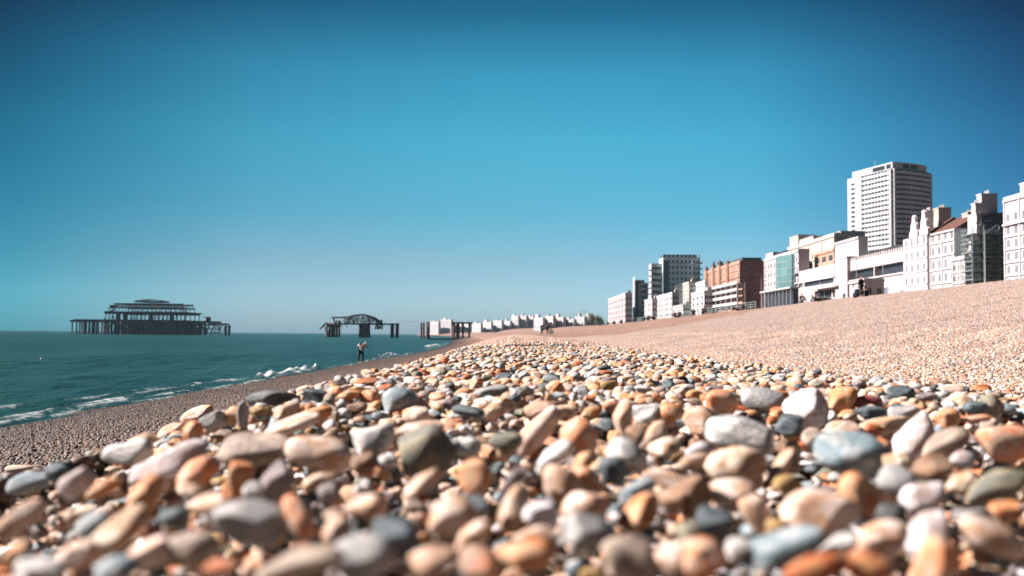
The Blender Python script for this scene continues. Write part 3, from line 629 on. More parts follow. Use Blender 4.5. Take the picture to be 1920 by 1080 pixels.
def block(name, label, x0, x1, y0, y1, z0, z1, wall, front=None, end=None, endmat=None, roof=W_SLATE, parapet=.6, corn=True, group=None, bars=1, glass=None, cat='building', pitched=0, slabs=0, slabend=False, slabmat=None):
    root = empty(name, ((x0+x1)/2, (y0+y1)/2, z0), label, cat, group); O = root.location
    Wy, Wx, Ht = y1-y0, x1-x0, z1-z0
    fo_ = wgrid(Wy, *front) if front else []; eo = wgrid(Wx, *end) if end else []
    B = MB(O); facade(B, (x0, y1, z0), (0, -1, 0), (-1, 0, 0), Wy, Ht, fo_, .26, 0)
    facade(B, (x0, y0, z0), (1, 0, 0), (0, -1, 0), Wx, Ht, eo, .26, 1)
    B.quad((x1, y0, z0), (x1, y1, z0), (x1, y1, z1), (x1, y0, z1)); B.quad((x0, y1, z0), (x1, y1, z0), (x1, y1, z1), (x0, y1, z1))
    if parapet:
        B.box(x0-.15, x0+.25, y0-.15, y1, z1, z1+parapet); B.box(x0+.25, x1, y0-.15, y0+.25, z1, z1+parapet, 1)
    if corn: B.box(x0-.35, x0-.02, y0-.35, y1, z1-.5, z1-.05); B.box(x0-.02, x1, y0-.35, y0-.02, z1-.5, z1-.05, 1)
    B.build('wall', [wall, endmat or wall], root)
    if front and front[1] > 2 and front[1] < 8:      # floor ledges and pilasters
        T = MB(O); c_, r_, ww, wh, v0, dv = front; sp = Wy/c_
        for j in range(r_): T.box(x0-.3, x0-.015, y0+.1, y1-.1, z0+v0+j*dv-.55, z0+v0+j*dv-.3)
        for i in range(0, c_+1, 2): yy = min(max(y1-i*sp, y0+.3), y1-.3); T.box(x0-.22, x0-.012, yy-.22, yy+.22, z0, z1-.55)
        T.build('trim', wall, root)
    Q = MB(O)
    if pitched: Q.prism([(x0+.1, z1+.02), (x0+.3+.45*Wx, z1+pitched), (x1, z1+.02)], 'y', y0+.3, y1-.1)
    else: Q.box(x0+.26, x1-.02, y0+.26, y1-.02, z1-.1, z1+.12)
    Q.build('roof', roof, root)
    if fo_: win_set(root, Vector((x0, y1, z0))-O, 'front', fo_[:96], bars, glass)
    if eo: win_set(root, Vector((x0, y0, z0))-O, 'end', eo[:max(0, 98-len(fo_))], bars, glass)
    if slabs:
        for k_ in range(slabs):
            z = z0+Ht*(k_+.55)/(slabs+.3); S = MB(O); S.box(x0-1.5, x0-.03, y0+.4, y1-.4, z, z+.2)
            S.box(x0-1.5, x0-1.42, y0+.4, y1-.4, z+.2, z+1.1)
            if slabend: S.box(x0-1.5, x0+Wx*.25, y0-1.3, y0-.03, z, z+.2); S.box(x0-1.5, x0+Wx*.25, y0-1.3, y0-1.22, z+.2, z+1.1)
            S.build('balcony', slabmat or W_WHITE, root)
    return root
def stack(root, name, x0, x1, y0, y1, z0, z1, m=W_WHITE, pots=0, m2=None):
    B = MB(root.location); B.box(x0, x1, y0, y1, z0, z1); B.box(x0-.15, x1+.15, y0-.15, y1+.15, z1, z1+.3)
    for k_ in range(pots): yy = y0+(y1-y0)*(k_+.5)/pots; B.bar(((x0+x1)/2, yy, z1+.3), ((x0+x1)/2, yy, z1+1.1), .18)
    return B.build(name, m, root)
U = 105.
def zz(px, py, Y): return float(ZP(px, py, Y))
# terrace at the right edge
Y0, Y1 = 160, yof(1886, U); zt = zz(1886, 376, Y1)
b = block('terrace_house', 'tall pinkish-white seafront terrace with six rows of windows, cut by the right photo edge', U, U+14, Y0, Y1, 8, zt, W_WHITE, front=(14, 6, 1.35, 1.75, 3.2, 2.75), bars=1, glass=GLASSL)
B = MB(b.location); B.box(U-.5, U-.03, Y0, Y1, zt-5.6, zt-5.2); B.build('string_course', W_WHITE, b)
stack(b, 'penthouse', U+1, U+7, yof(1920, U)-4, yof(1908, U), zt, zt+2.6, W_WHITE)
for q in range(4): stack(b, 'chimney', U+4, U+6, Y0+6+q*9, Y0+8.4+q*9, zt, zt+2.4, W_WHITE, 3)
# dark building with balconies and fire escapes
Y0, Y1 = yof(1843, U), yof(1824, U)
zt = zz(1860, 420, Y0)
b = block('dark_building', 'narrow dark green-grey building hung with balconies, white chimneys on its roof', U, U+13, Y0, Y1, 8, zt, W_GREEN, front=(2, 6, 1.2, 1.8, 3, 2.9), end=(4, 7, 1.4, 1.9, 2.4, 2.7), endmat=W_GREEN, roof=W_SLATE, parapet=.5, slabs=0)
for q in range(8):
    z = 9.2+q*(zt-9.5)/8; S = MB(b.location); x0 = U-2.6
    S.box(x0, U-.03, Y0-.9, Y1-.3, z, z+.15); S.box(U-.03, U+3.4, Y0-1.1, Y0-.03, z, z+.12)
    for t in range(12): xx = x0+t*.26; S.box(xx, xx+.05, Y0-.9, Y0-.85, z+.15, z+1.1)
    for t in range(12): xx = U+t*.28; S.box(xx, xx+.05, Y0-1.1, Y0-1.05, z+.12, z+1.05)
    S.box(x0, U+3.4, Y0-1.14, Y0-1.1, z+1.05, z+1.12); S.box(x0, x0+.05, Y0-.9, Y1-.3, z+1.05, z+1.12)
    for t in range(10): yy = Y0-.9+t*(Y1-Y0+.5)/10; S.box(x0, x0+.05, yy, yy+.05, z+.15, z+1.05)
    S.bar((U+.1 if q % 2 else U+3.2, Y0-.6, z), (U+3.2 if q % 2 else U+.1, Y0-.6, z+(zt-9.5)/8), .06)
    S.build('balcony', [RAIL], b)
S = MB(b.location)
for xx in (U-2.6, U-.1, U+3.4): S.bar((xx, Y0-1.1, 8), (xx, Y0-1.1, zt-.5), .07)
S.build('fire_escape', RAIL, b)
stack(b, 'chimney', U+.6, U+4.2, Y0+1, Y0+3.2, zt, zz(1865, 364, Y0), W_WHITE, 3); stack(b, 'chimney', U-.9, U+.5, Y0+.8, Y0+2.6, zt-1.0, zz(1838, 382, Y0), W_WHITE, 2)
stack(b, 'stair_tower', U-1.0, U+1.6, Y0+.1, Y1-.4, zt-3.2, zz(1838, 402, Y0), W_WHITE)
# small houses between
Y0, Y1 = yof(1836, 108), yof(1811, 108)
b = block('narrow_house', 'narrow tall pinkish house squeezed between the gabled hotel and dark building', 108, 116, Y0, Y1, 8, zz(1815, 437, Y1), W_PINK, front=(2, 6, 1.0, 1.7, 3, 2.6), parapet=.4)
Y0, Y1 = yof(1811, 104), yof(1788, 104)
b = block('low_house', 'low white house at the foot of the gabled hotel', 104, 107.5, Y0, Y1, 8, zz(1800, 482, Y0), W_WHITE, front=(3, 3, 1.0, 1.4, 3, 2.5), parapet=.4)
# gabled hotel
Y0, Y1 = yof(1793, U), yof(1701, U); ze = zz(1793, 428, Y0); ym = yof(1746, U)
root = b = block('gabled_hotel', 'white seafront hotel with curved gables, brown roof and big chimney', U, U+15, Y0, ym, 8, ze, W_WHITE, front=(4, 5, 1.5, 2.0, 2.7, 3.35), endmat=W_GREY, roof=W_ROOF, parapet=0, pitched=4.2, bars=2, glass=GLASSL)  # bluish-grey shade of the end wall is put into its colour
B = MB(b.location); Ly = Y1-ym; fo_ = [(u+0, v, c, d) for u, v, c, d in wgrid(Ly, 4, 5, 1.2, 1.9, 2.7, 3.35)]
facade(B, (U-.8, Y1, 8), (0, -1, 0), (-1, 0, 0), Ly, ze-8, fo_, .26); B.quad((U-.8, ym, 8), (U, ym, 8), (U, ym, ze), (U-.8, ym, ze)); B.box(U-.5, U+14, ym+.05, Y1, 8, ze+.3) if False else None
B.quad((U-.8, Y1, 8), (U+15, Y1, 8), (U+15, Y1, ze), (U-.8, Y1, ze)); B.quad((U+15, ym, 8), (U+15, Y1, 8), (U+15, Y1, ze), (U+15, ym, ze)); B.quad((U-.8, ym, ze), (U+15, ym, ze), (U+15, Y1, ze), (U-.8, Y1, ze))
B.build('bay_wall', W_WHITE, b); win_set(b, Vector((U-.8, Y1, 8))-b.location, 'front', fo_, 1, GLASSL)
for pxc, pyt in ((1716, 403), (1735, 393)):
    yc = yof(pxc, U-.8); zt = zz(pxc, pyt, yc); hw = 2.5; B = MB(b.location); h = zt-ze
    o_ = [(yc-hw, ze-.1), (yc-hw, ze+.22*h), (yc-hw*.72, ze+.3*h), (yc-hw*.62, ze+.55*h), (yc-hw*.4, ze+.66*h), (yc-hw*.3, ze+.9*h), (yc, zt), (yc+hw*.3, ze+.9*h), (yc+hw*.4, ze+.66*h), (yc+hw*.62, ze+.55*h), (yc+hw*.72, ze+.3*h), (yc+hw, ze+.22*h), (yc+hw, ze-.1)]
    B.prism(o_, 'x', U-1.0, U-.3); B.build('gable', W_WHITE, b)
B = MB(b.location); B.prism([(U-.2, ze+.02), (U+6, ze+4.4), (U+15, ze+.02)], 'y', ym-.1, Y1-.1); B.build('roof', W_ROOF, b)
for q in range(4): z = 8+5.9+q*3.35; B = MB(b.location); B.box(U-1.0, U-.82, ym, Y1, z-.1, z+.12); B.box(U-.2, U-.02, Y0, ym-.02, z-.1, z+.12); B.build('string_course', W_WHITE, b)
yc = yof(1752, 108); stack(b, 'chimney', 108, 111.2, yc-3.2, yc, ze-.5, zz(1752, 394, yc), W_CREAM, 4)
yc = yof(1738, 106); stack(b, 'chimney', 106, 108.5, yc, yc+2.0, ze-.5, zz(1738, 396, yc), W_WHITE, 3)
yc = yof(1794, 112); stack(b, 'chimney', 111, 113.2, Y0+6, Y0+9, ze-.5, zz(1800, 401, Y0+7), W_CREAM, 3)
# long low building (arcade with dark loggia)
Y0, Y1 = yof(1700, U)+.3, yof(1590, U); zt = 24.0
root = empty('seafront_arcade', (U+8, (Y0+Y1)/2, 8), 'long low pinkish building with a dark recessed gallery and notched parapet', 'building'); O = root.location
ym = (Y0+Y1)/2; B = MB(O)
ops = [(.6, Y1-ym-.35-.0, 10.0, 12.9), (Y1-ym+.35, Y1-Y0-.6, 10.0, 12.9)]
facade(B, (U, Y1, 8), (0, -1, 0), (-1, 0, 0), Y1-Y0, zt-8, ops, 1.3)
B.quad((U, Y0, 8), (U+16, Y0, 8), (U+16, Y0, zt), (U, Y0, zt)); B.quad((U, Y1, 8), (U+16, Y1, 8), (U+16, Y1, zt), (U, Y1, zt)); B.quad((U+16, Y0, 8), (U+16, Y1, 8), (U+16, Y1, zt), (U+16, Y0, zt)); B.quad((U, Y0, zt-.2), (U+16, Y0, zt-.2), (U+16, Y1, zt-.2), (U, Y1, zt-.2))
nn = 26
for q in range(nn): yy = Y0+(Y1-Y0)*(q+.15)/nn; B.box(U-.1, U+.6, yy, yy+(Y1-Y0)/nn*.55, zt+.003, zt+.8)
B.build('wall', W_PINK, root)
B = MB(O); B.box(U+1.2, U+1.28, Y0+.5, Y1-.5, 17.9, 21, 0); B.build('gallery_glazing', GLASS, root)
B = MB(O); B.box(U-.4, U-.02, Y0, Y1, 17.5, 17.9); B.build('ledge', W_WHITE, root)
for (pa, pb, za, zb) in ((1646, 1667, 11.6, 14.6), (1634, 1642, 11.6, 14), (1690, 1697, 11.6, 13.4), (1598, 1612, 11.8, 15)):
    B = MB(O); ya_, yb_ = yof(pb, U), yof(pa, U); B.box(U-.12, U-.02, ya_, yb_, za, zb, 1); B.box(U-.18, U-.12, ya_, ya_+.15, za, zb); B.box(U-.18, U-.12, yb_-.15, yb_, za, zb); B.box(U-.18, U-.12, (ya_+yb_)/2-.1, (ya_+yb_)/2+.1, za, zb); B.box(U-.18, U-.12, ya_, yb_, zb-.2, zb); B.build('window', [FRAME, GLASSL], root)
# left wing with pillar
Y0, Y1 = yof(1590, U-1), yof(1567, U-1)
root = empty('corner_block', (U+4, (Y0+Y1)/2, 8), 'plain pink rendered corner block standing proud of the long low buildings', 'building'); B = MB(root.location)
B.box(U-1, U+9, Y0+.2, Y1, 8, 25); B.build('wall', W_PINK, root); B = MB(root.location); B.box(U-1.2, U+9.2, Y0, Y1+.2, 25.003, 25.5); B.build('parapet', W_WHITE, root)
B = MB(root.location); B.box(U-1.1, U-1.003, Y0+2, Y0+4, 10, 14); B.build('door', GLASS, root)
Y0, Y1 = yof(1566, U), yof(1479, U)
root = empty('curved_hall', (U+8, (Y0+Y1)/2, 8), 'low pinkish hall with one long dark slit window and ground-floor glazing', 'building'); O = root.location; B = MB(O); Wd = Y1-Y0
yo = lambda px: Y1-yof(px, U)
ops = [(yo(1497), yo(1506), 10.5, 11.7), (yo(1509), yo(1564), 10.2, 12.2), (yo(1528), yo(1560), 5.4, 8.2), (yo(1562), yo(1565.5), 5.4, 8.2)]
facade(B, (U, Y1, 8), (0, -1, 0), (-1, 0, 0), Wd, 16.3, ops, .8); B.quad((U, Y0, 8), (U+14, Y0, 8), (U+14, Y0, 24.3), (U, Y0, 24.3)); B.quad((U, Y1, 8), (U+14, Y1, 8), (U+14, Y1, 24.3), (U, Y1, 24.3)); B.quad((U+14, Y0, 8), (U+14, Y1, 8), (U+14, Y1, 24.3), (U+14, Y0, 24.3)); B.quad((U, Y0, 24.1), (U+14, Y0, 24.1), (U+14, Y1, 24.1), (U, Y1, 24.1)); B.build('wall', W_PINK, root)
for a, c, z0_, z1_ in ops: B = MB(O); B.box(U+.7, U+.78, Y1-c, Y1-a, 8+z0_, 8+z1_, 1); B.box(U+.5, U+.7, Y1-(a+c)/2-.1, Y1-(a+c)/2+.1, 8+z0_, 8+z1_); B.build('window', [FRAME, GLASS], root)
B = MB(O); B.box(U-2.2, U-.02, yof(1568, U-2), yof(1523, U-2), 16.5, 16.8); B.build('canopy', W_WHITE, root)
B = MB(O); B.box(U-.25, U-.02, Y0, Y1, 19.9, 20.2); B.build('ledge', W_WHITE, root)
# hotel behind the hall
X = 118.; Y0, Y1 = yof(1566, X), yof(1478, X)
b = block('dormered_hotel', 'cream and pink hotel with stepped top storeys rising behind the low hall', X, X+6, Y0, Y1, 10, zz(1525, 456, (Y0+Y1)/2), W_CREAM, front=(8, 4, 1.6, 2.2, 10.5, 3.4), parapet=1.0, bars=1, roof=W_SLATE)
zt = zz(1525, 456, (Y0+Y1)/2)
for pa, pb, py, m_ in ((1482, 1498, 441, W_CREAM), (1500, 1526, 443, W_PINK)): stack(b, 'dormer', X+2, X+9, yof(pb, X+2), yof(pa, X+2), zt, zz((pa+pb)/2, py, yof(pb, X+2)), m_)
ya_, yb_ = yof(1578, X+3), yof(1527, X+3); zp = zz(1550, 434, ya_)
stack(b, 'plant_room', X+3, X+12, ya_, yb_, zt, zp, W_CONC); B = MB(b.location); B.box(X+2.85, X+2.99, ya_+1, yb_-1, zp-2.2, zp-.9); B.build('window_band', GLASS, b)
X = 112.; Y0, Y1 = yof(1565, X), yof(1528, X)
b = block('orange_block', 'squat orange-pink block with a dark shaded gallery below the cream hotel', X, X+6, Y0, Y1, 10, zz(1548, 468, Y0), W_TERRA, front=(3, 2, 4.5, 2.2, 13.5, 3.6), parapet=.4, bars=2)
X = 110.; Y0, Y1 = yof(1611, X), yof(1567, X)
b = block('white_cube', 'blank white box of a building with grey side stripes above the corner block', X, X+3, Y0, Y1, 10, zz(1567, 457, Y1), W_WHITE, front=(2, 1, 3.2, 6.4, 13.2, 3), endmat=W_CONC, parapet=.3, bars=0, glass=W_CONC)
X = 122.; Y0, Y1 = yof(1700, X), yof(1612, X)
b = block('dark_roofed_hall', 'dark brown mansard roofed hall behind the notched parapet', X, X+25, Y0, Y1, 10, zz(1660, 470, (Y0+Y1)/2), W_DARK, front=(9, 2, 1.4, 1.5, 12, 3), parapet=.5, roof=W_ROOF, pitched=3.4, glass=GLASS)
# white building with teal glazed bay
Y0, Y1 = yof(1461, U), yof(1434, U); zt = zz(1436, 489, Y1)
b = block('teal_bay_hotel', 'white hotel with a curved teal glass bay, left of the low pink hall', U, U+4, Y0-26, Y1, 8, zt, W_WHITE, front=(11, 5, 1.7, 2.0, 5.5, 3.6), parapet=.8)
B = MB(b.location); yc = yof(1478, U); pts = [(U-.1+3.6*math.cos(t)*-1, yc+9.5*math.sin(t)) for t in np.linspace(-math.pi/2, math.pi/2, 11)]
for i in range(10):
    (xa_, ya_), (xb_, yb_) = pts[i], pts[i+1]; B.quad((xa_, ya_, 16), (xb_, yb_, 16), (xb_, yb_, zt-1), (xa_, ya_, zt-1))
    B.bar((xa_, ya_, 16), (xa_, ya_, zt-1), .12, 1)
B.add([(x, y, zt-1) for x, y in pts], [tuple(range(11))], 1)
for q in range(6): z = 16+q*(zt-17)/6; [B.bar((*pts[i], z), (*pts[i+1], z), .14, 1) for i in range(10)]
B.build('glass_bay', [W_TEAL, RAIL], b)
stack(b, 'water_tank', U+3, U+7, yof(1475, U+3), yof(1457, U+3), zt, zz(1466, 466, yof(1475, U)), W_DARK); stack(b, 'lift_room', U+2, U+6, yof(1450, U+2), yof(1437, U+2), zt, zz(1440, 476, Y1), W_WHITE)
# glazed pavilion on the promenade
Y0, Y1 = yof(1487, 96), yof(1430, 96); root = empty('glazed_pavilion', (99, (Y0+Y1)/2, 8), 'long glazed pavilion under a thin white flat roof on the promenade', 'pavilion'); O = root.location
B = MB(O); B.box(96.5, 98, Y0+1, Y1-1, 8, 16.9); B.build('glazing', GLASS, root); B = MB(O); B.box(95, 98.6, Y0, Y1, 17, 17.5); B.build('roof', W_WHITE, root)
for q in range(9): yy = Y0+1+(Y1-Y0-2)*q/8; B = MB(O); B.box(95.5, 95.75, yy-.12, yy+.12, 8, 17); B.build('post', W_WHITE, root)
# red-brown hotel
Y0, Y1 = yof(1388, U), yof(1321, U); zt = 34.6
b = block('red_hotel', 'large red-brown brick hotel with an orange sunlit front and turrets', U, U+19, Y0, Y1, 8, zt, W_TERRA, front=(12, 6, 1.7, 2.3, 7, 3.3), end=(4, 4, 1.3, 2.2, 8, 4.5), endmat=W_BRICK, parapet=.9, roof=W_SLATE)  # end wall painted darker than the front, shade put into its colour
for pc, hh_ in ((1327, 2.5), (1340, 3.5), (1352, 3.0), (1367, 2.0)):
    yc = yof(pc, U); B = MB(b.location); n0 = 8
    for i in range(n0):
        t0, t1 = 2*math.pi*i/n0, 2*math.pi*(i+1)/n0; p0 = (U-.4+1.3*math.cos(t0), yc+1.3*math.sin(t0)); p1 = (U-.4+1.3*math.cos(t1), yc+1.3*math.sin(t1))
        B.quad((*p0, 14), (*p1, 14), (*p1, zt+hh_*.5), (*p0, zt+hh_*.5)); B.add([(*p0, zt+hh_*.5), (*p1, zt+hh_*.5), (U-.4, yc, zt+hh_*1.5)], [(0, 1, 2)], 1)
    B.build('turret', [W_TERRA, W_ROOF], b)
for q in range(3): z = 15+q*6.3; B = MB(b.location); B.box(U-.35, U-.02, Y0, Y1, z, z+.5); B.build('string_course', W_WHITE if q == 0 else W_BRICK, b)
stack(b, 'penthouse', U+3, U+12, Y0+8, yof(1346, U+3), zt, zt+2.6, W_GREEN); stack(b, 'chimney', U+1, U+3, yof(1345, U), yof(1342, U), zt, zt+3.8, W_DARK)
stack(b, 'rear_wing', U+13, U+22, Y0-14, Y0-.1, 8, zt-3.5, W_BRICK)
X = 98.; Y0, Y1 = yof(1386, X), yof(1319, X); root = empty('balcony_terraces', (101, (Y0+Y1)/2, 8), 'open white terraces of stacked decks and posts below the red-brown hotel', 'terraces'); O = root.location
B = MB(O); B.box(99.5, 101, Y0, Y1, 8, 23); B.build('wall', W_TERRA, root)
for z in (14.2, 17.4, 20.2, 23.1): B = MB(O); B.box(97, 101.2, Y0, Y1, z, z+.4); B.box(97, 97.12, Y0, Y1, z+.4, z+1.2); B.build('deck', W_WHITE, root)
for q in range(8): yy = Y0+.3+(Y1-Y0-.6)*q/7; B = MB(O); B.box(97.2, 97.6, yy-.25, yy+.25, 8, 23.1); B.build('post', W_WHITE, root)
# tall pale blue-grey slab
Yg0 = 690.; x0, x1 = float(P(1243, 600, Yg0).x), float(P(1313, 600, Yg0).x); zt = zz(1280, 486, Yg0)
b = block('grey_tower_block', 'tall blue-grey tower block with dark balcony bands, left of the red hotel', x0, x1, Yg0, Yg0+18, 8, zt, W_GREY, end=(9, 12, 1.5, 2.1, 4, 4.1), endmat=W_GREY, parapet=1)
B = MB(b.location); B.box(x0+.5, x1-4, Yg0+1.5, Yg0+14, zt, zt+2.0); B.box(x0, x1-2, Yg0+1, Yg0+15, zt+2.0, zt+2.6); B.build('penthouse', W_GREEN, b)
B = MB(b.location); B.box(x0-.2, x0+4, Yg0-1.4, Yg0-.1, 8, zt-1); B.build('stair_shaft', W_GREEN, b)
for q in range(12): z = zt-2.2-q*4.1; B = MB(b.location); B.box(x1-6, x1+1.2, Yg0-1.8, Yg0-.1, z-1.1, z); B.build('balcony', W_CONC, b)
Yw = 694.; xa_, xb_ = float(P(1221, 600, Yw).x), x0-.3; zw = zz(1230, 494, Yw)
B = MB(b.location); B.box(xa_, xb_, Yw, Yw+12, 8, zw); B.build('side_wing', W_CONC, b)
for q in range(10): z = zw-2.6-q*4.3; B = MB(b.location); B.box(xa_+.3, xb_-.3, Yw-.12, Yw-.02, z-2.0, z, 1); B.box(xa_-2.0, xb_-3, Yw-1.8, Yw-.13, z-3.0, z-2.0); B.build('balcony', [W_WHITE, GLASS], b)
# dark slab at the far end
Yg0 = 800.; x0, x1 = float(P(1190, 600, Yg0).x), float(P(1208, 600, Yg0).x); zt = zz(1198, 527, Yg0)
b = block('dark_slab_block', 'slim dark slab block with a white edge, between low white buildings', x0, x1, Yg0, Yg0+12, 8, zt, W_WHITE, front=(1, 9, 3, 2.2, 6, 4.2), endmat=W_DARK, parapet=.8)
B = MB(b.location); B.box(x0+3.2, x0+5, Yg0-.8, Yg0-.02, 8, zt-2); B.box(x0-.2, x0+.8, Yg0-.8, Yg0-.02, 8, zt+.8); B.build('stair_shaft', W_CONC, b)
for q in range(10): z = zt-3-q*4.4; B = MB(b.location); B.box(x1-2, x1+4.5, Yg0-1.6, Yg0+4, z, z+1.5); B.build('balcony', W_CONC, b)
B = MB(b.location); B.box(x1+.02, x1+3, Yg0+.2, Yg0+9, 8, zt-2); B.build('side_wing', GLASS, b)
# smaller white seafront buildings (px left, px right, top py, coast line, wall, label)
SM = [(1128,1187,557,100,W_PINK,'low white seafront terrace left of the slim dark slab',12,5,5,12), (1206,1226,563,96,W_WHITE,'small white house right of the slim dark slab',3,4,4,8),
 (1226,1262,554,97,W_WHITE,'white house with many windows below the grey tower block',6,5,4,10), (1262,1281,575,94,W_CONC,'low pale grey house with dark openings by the slender block',3,3,4,8),
 (1281,1292,532,99,W_CREAM,'slender cream block like a tower right of the grey tower block',2,9,6,12), (1292,1322,533,103,W_GREY,'mid-grey house set back beside the slender cream block',4,8,14,9),
 (1297,1321,550,93,W_WHITE,'bright white cube house in front of the mid-grey one',3,4,4,9), (1262,1284,535,120,W_DARK,'dark grey office block in shade behind the low grey house',3,8,18,12)]
for pa, pb, py, Ux, wm, lab, c_, r_, dp, hr in SM:
    Y0, Y1 = yof(pb, Ux), yof(pa, Ux); zt = zz((pa+pb)/2, py, (Y0+Y1)/2); x0 = Ux+float(shift((Y0+Y1)/2)); fh = (zt-9)/(r_+.3)
    b = block('seafront_house', lab, x0, x0+dp, Y0, Y1, 6, zt, wm, front=(c_, r_, min(7, (Y1-Y0)/c_*.42), fh*.5, 3+fh*.2, fh), end=(2, r_, 1.8, fh*.5, 3+fh*.2, fh), parapet=.8, cat='house')
    stack(b, 'chimney', x0+2, x0+4, Y0+2, Y0+5, zt, zt+2.2, wm, 2)
# high curved tower behind
Yt = 560.; xl, xr = float(P(1592, 400, Yt).x), float(P(1746, 400, Yt).x); zt = zz(1660, 316, Yt); zb = 10
root = empty('high_rise_tower', ((xl+xr)/2, Yt+12, zb), 'very tall white high-rise tower with banded balconies above the seafront', 'tower'); O = root.location
ft = lambda px: float(P(px, 400, Yt).x)
xs = [ft(p) for p in (1592, 1612, 1675, 1728, 1746)]
fq = lambda p_, d_: (float(P(p_, 400, Yt+d_).x), Yt+d_)
outl = [fq(1593, 40), fq(1612, 31), fq(1614, 29), fq(1675, 0), fq(1693, .5), fq(1728, 7), fq(1745, 14), fq(1741, 40), fq(1600, 46)]
B = MB(O); B.add([(x, y, zb) for x, y in outl]+[(x, y, zt) for x, y in outl], [(i, (i+1) % 9, 9+(i+1) % 9, 9+i) for i in range(9)]+[tuple(range(9, 18))]); B.build('core', W_DARK, root)
nf = 31; fh = (zt-zb)/nf
def ring(z0_, z1_, grow, idx):
    Bq = MB(O); pl = []
    for i in idx:
        x, y = outl[i]; pl.append((x, y))
    for (xa_, ya_), (xb_, yb_) in zip(pl, pl[1:]):
        d = Vector((xb_-xa_, yb_-ya_, 0)).normalized(); nrm = Vector((d.y, -d.x, 0))*grow; a0 = Vector((xa_, ya_, 0)); b0 = Vector((xb_, yb_, 0)); sft = nrm*.0
        c = [a0+nrm, b0+nrm, b0-nrm*.15, a0-nrm*.15]
        Bq.add([(v.x, v.y, z0_) for v in c]+[(v.x, v.y, z1_) for v in c], [(0,1,2,3),(4,5,6,7),(0,1,5,4),(1,2,6,5),(2,3,7,6),(3,0,4,7)])
    return Bq
TW = mat('tower_concrete', (.56,.57,.60), .8, .1, .1)
for q in range(nf):
    z = zb+q*fh; Bq = ring(z, z+fh*.55, 1.1, [0, 1, 2, 3, 4, 5, 6, 7]); Bq.build('floor_band', TW, root)
def along(i, t): (xa_, ya_), (xb_, yb_) = outl[i], outl[i+1]; return Vector((xa_+(xb_-xa_)*t, ya_+(yb_-ya_)*t, 0)), Vector((xb_-xa_, yb_-ya_, 0)).normalized()
def slab_on(B, i, t0, t1, z0_, z1_, g0, g1, m=0):
    p0, d = along(i, t0); p1, _ = along(i, t1); n_ = Vector((d.y, -d.x, 0)); c = [p0+n_*g1, p1+n_*g1, p1+n_*g0, p0+n_*g0]
    B.add([(v.x, v.y, z0_) for v in c]+[(v.x, v.y, z1_) for v in c], [(0,1,2,3),(4,5,6,7),(0,1,5,4),(1,2,6,5),(2,3,7,6),(3,0,4,7)], m)
B = MB(O); slab_on(B, 0, -.02, .98, zb, zt, 0, 1.35)
slab_on(B, 2, -.02, .09, zb, zt, 0, 1.5); slab_on(B, 2, .95, 1.0, zb, zt, 0, 1.7); slab_on(B, 3, 0, .2, zb, zt, 0, 1.5)
for q in range(8): t = .17+q*.1; slab_on(B, 2, t, t+.018, zb, zt, 0, 1.02)
slab_on(B, 4, .4, .44, zb, zt, 0, 1.02); slab_on(B, 6, .1, .14, zb, zt, 0, 1.02)
B.build('pier_walls', TW, root)
for q in range(nf-1): z = zb+q*fh; B = MB(O); slab_on(B, 0, .35, .72, z+fh*.4, z+fh*.85, 1.36, 1.42); B.build('window', GLASS, root)
cx_, cy_ = sum(x for x, y in outl)/9, sum(y for x, y in outl)/9; ins = [(cx_+(x-cx_)*.92, cy_+(y-cy_)*.92) for x, y in outl]
z5 = zz(1660, 308, Yt+10)
B = MB(O); B.add([(x, y, zt) for x, y in ins]+[(x, y, z5) for x, y in ins], [(i, (i+1) % 9, 9+(i+1) % 9, 9+i) for i in range(9)]+[tuple(range(9, 18))]); B.build('penthouse', TW, root)
B = MB(O); B.box(cx_-6, cx_+4, cy_, cy_+8, z5, z5+1.2); B.bar((cx_-8, cy_, z5), (cx_-8, cy_, z5+5), .12); B.bar((cx_+8, cy_+3, z5), (cx_+8, cy_+3, z5+4), .12); B.build('roof_plant', W_CONC, root)
outl = ins
for i, t0, t1 in ((2, .35, .75), (2, .8, .95), (4, .1, .45), (4, .55, .95)): B = MB(O); slab_on(B, i, t0, t1, zt+.9, z5-.9, .02, .1); B.build('penthouse_window', GLASS, root)
# far town along the bay
FAR = [(806,826,603,'tan'),(826,850,600,'w'),(852,868,606,'g'),(868,884,607,'w'),(886,905,607,'w'),(906,924,605,'p'),(925,944,602,'g'),(945,959,603,'w'),(960,974,593,'c'),(974,989,593,'t'),(989,1002,594,'w'),
 (1003,1021,597,'c'),(1022,1040,594,'w'),(1040,1059,596,'p'),(1060,1079,600,'g'),(1080,1098,595,'c'),(1098,1112,593,'w'),(1112,1127,599,'p')]
W_FAR = mat('far_white_render', (.62,.58,.6)); FM = dict(w=W_FAR, p=W_WHITE, g=W_CONC, c=W_WHITE, t=W_CONC, tan=W_WHITE); FW = dict(w='white', p='pinkish', g='pale grey', c='grey-white', t='dark green-striped', tan='pink-beige')
ORD = ['leftmost','second','third','fourth','fifth','sixth','seventh','eighth','ninth','tenth','eleventh','twelfth','thirteenth','fourteenth','fifteenth','sixteenth','seventeenth','rightmost']
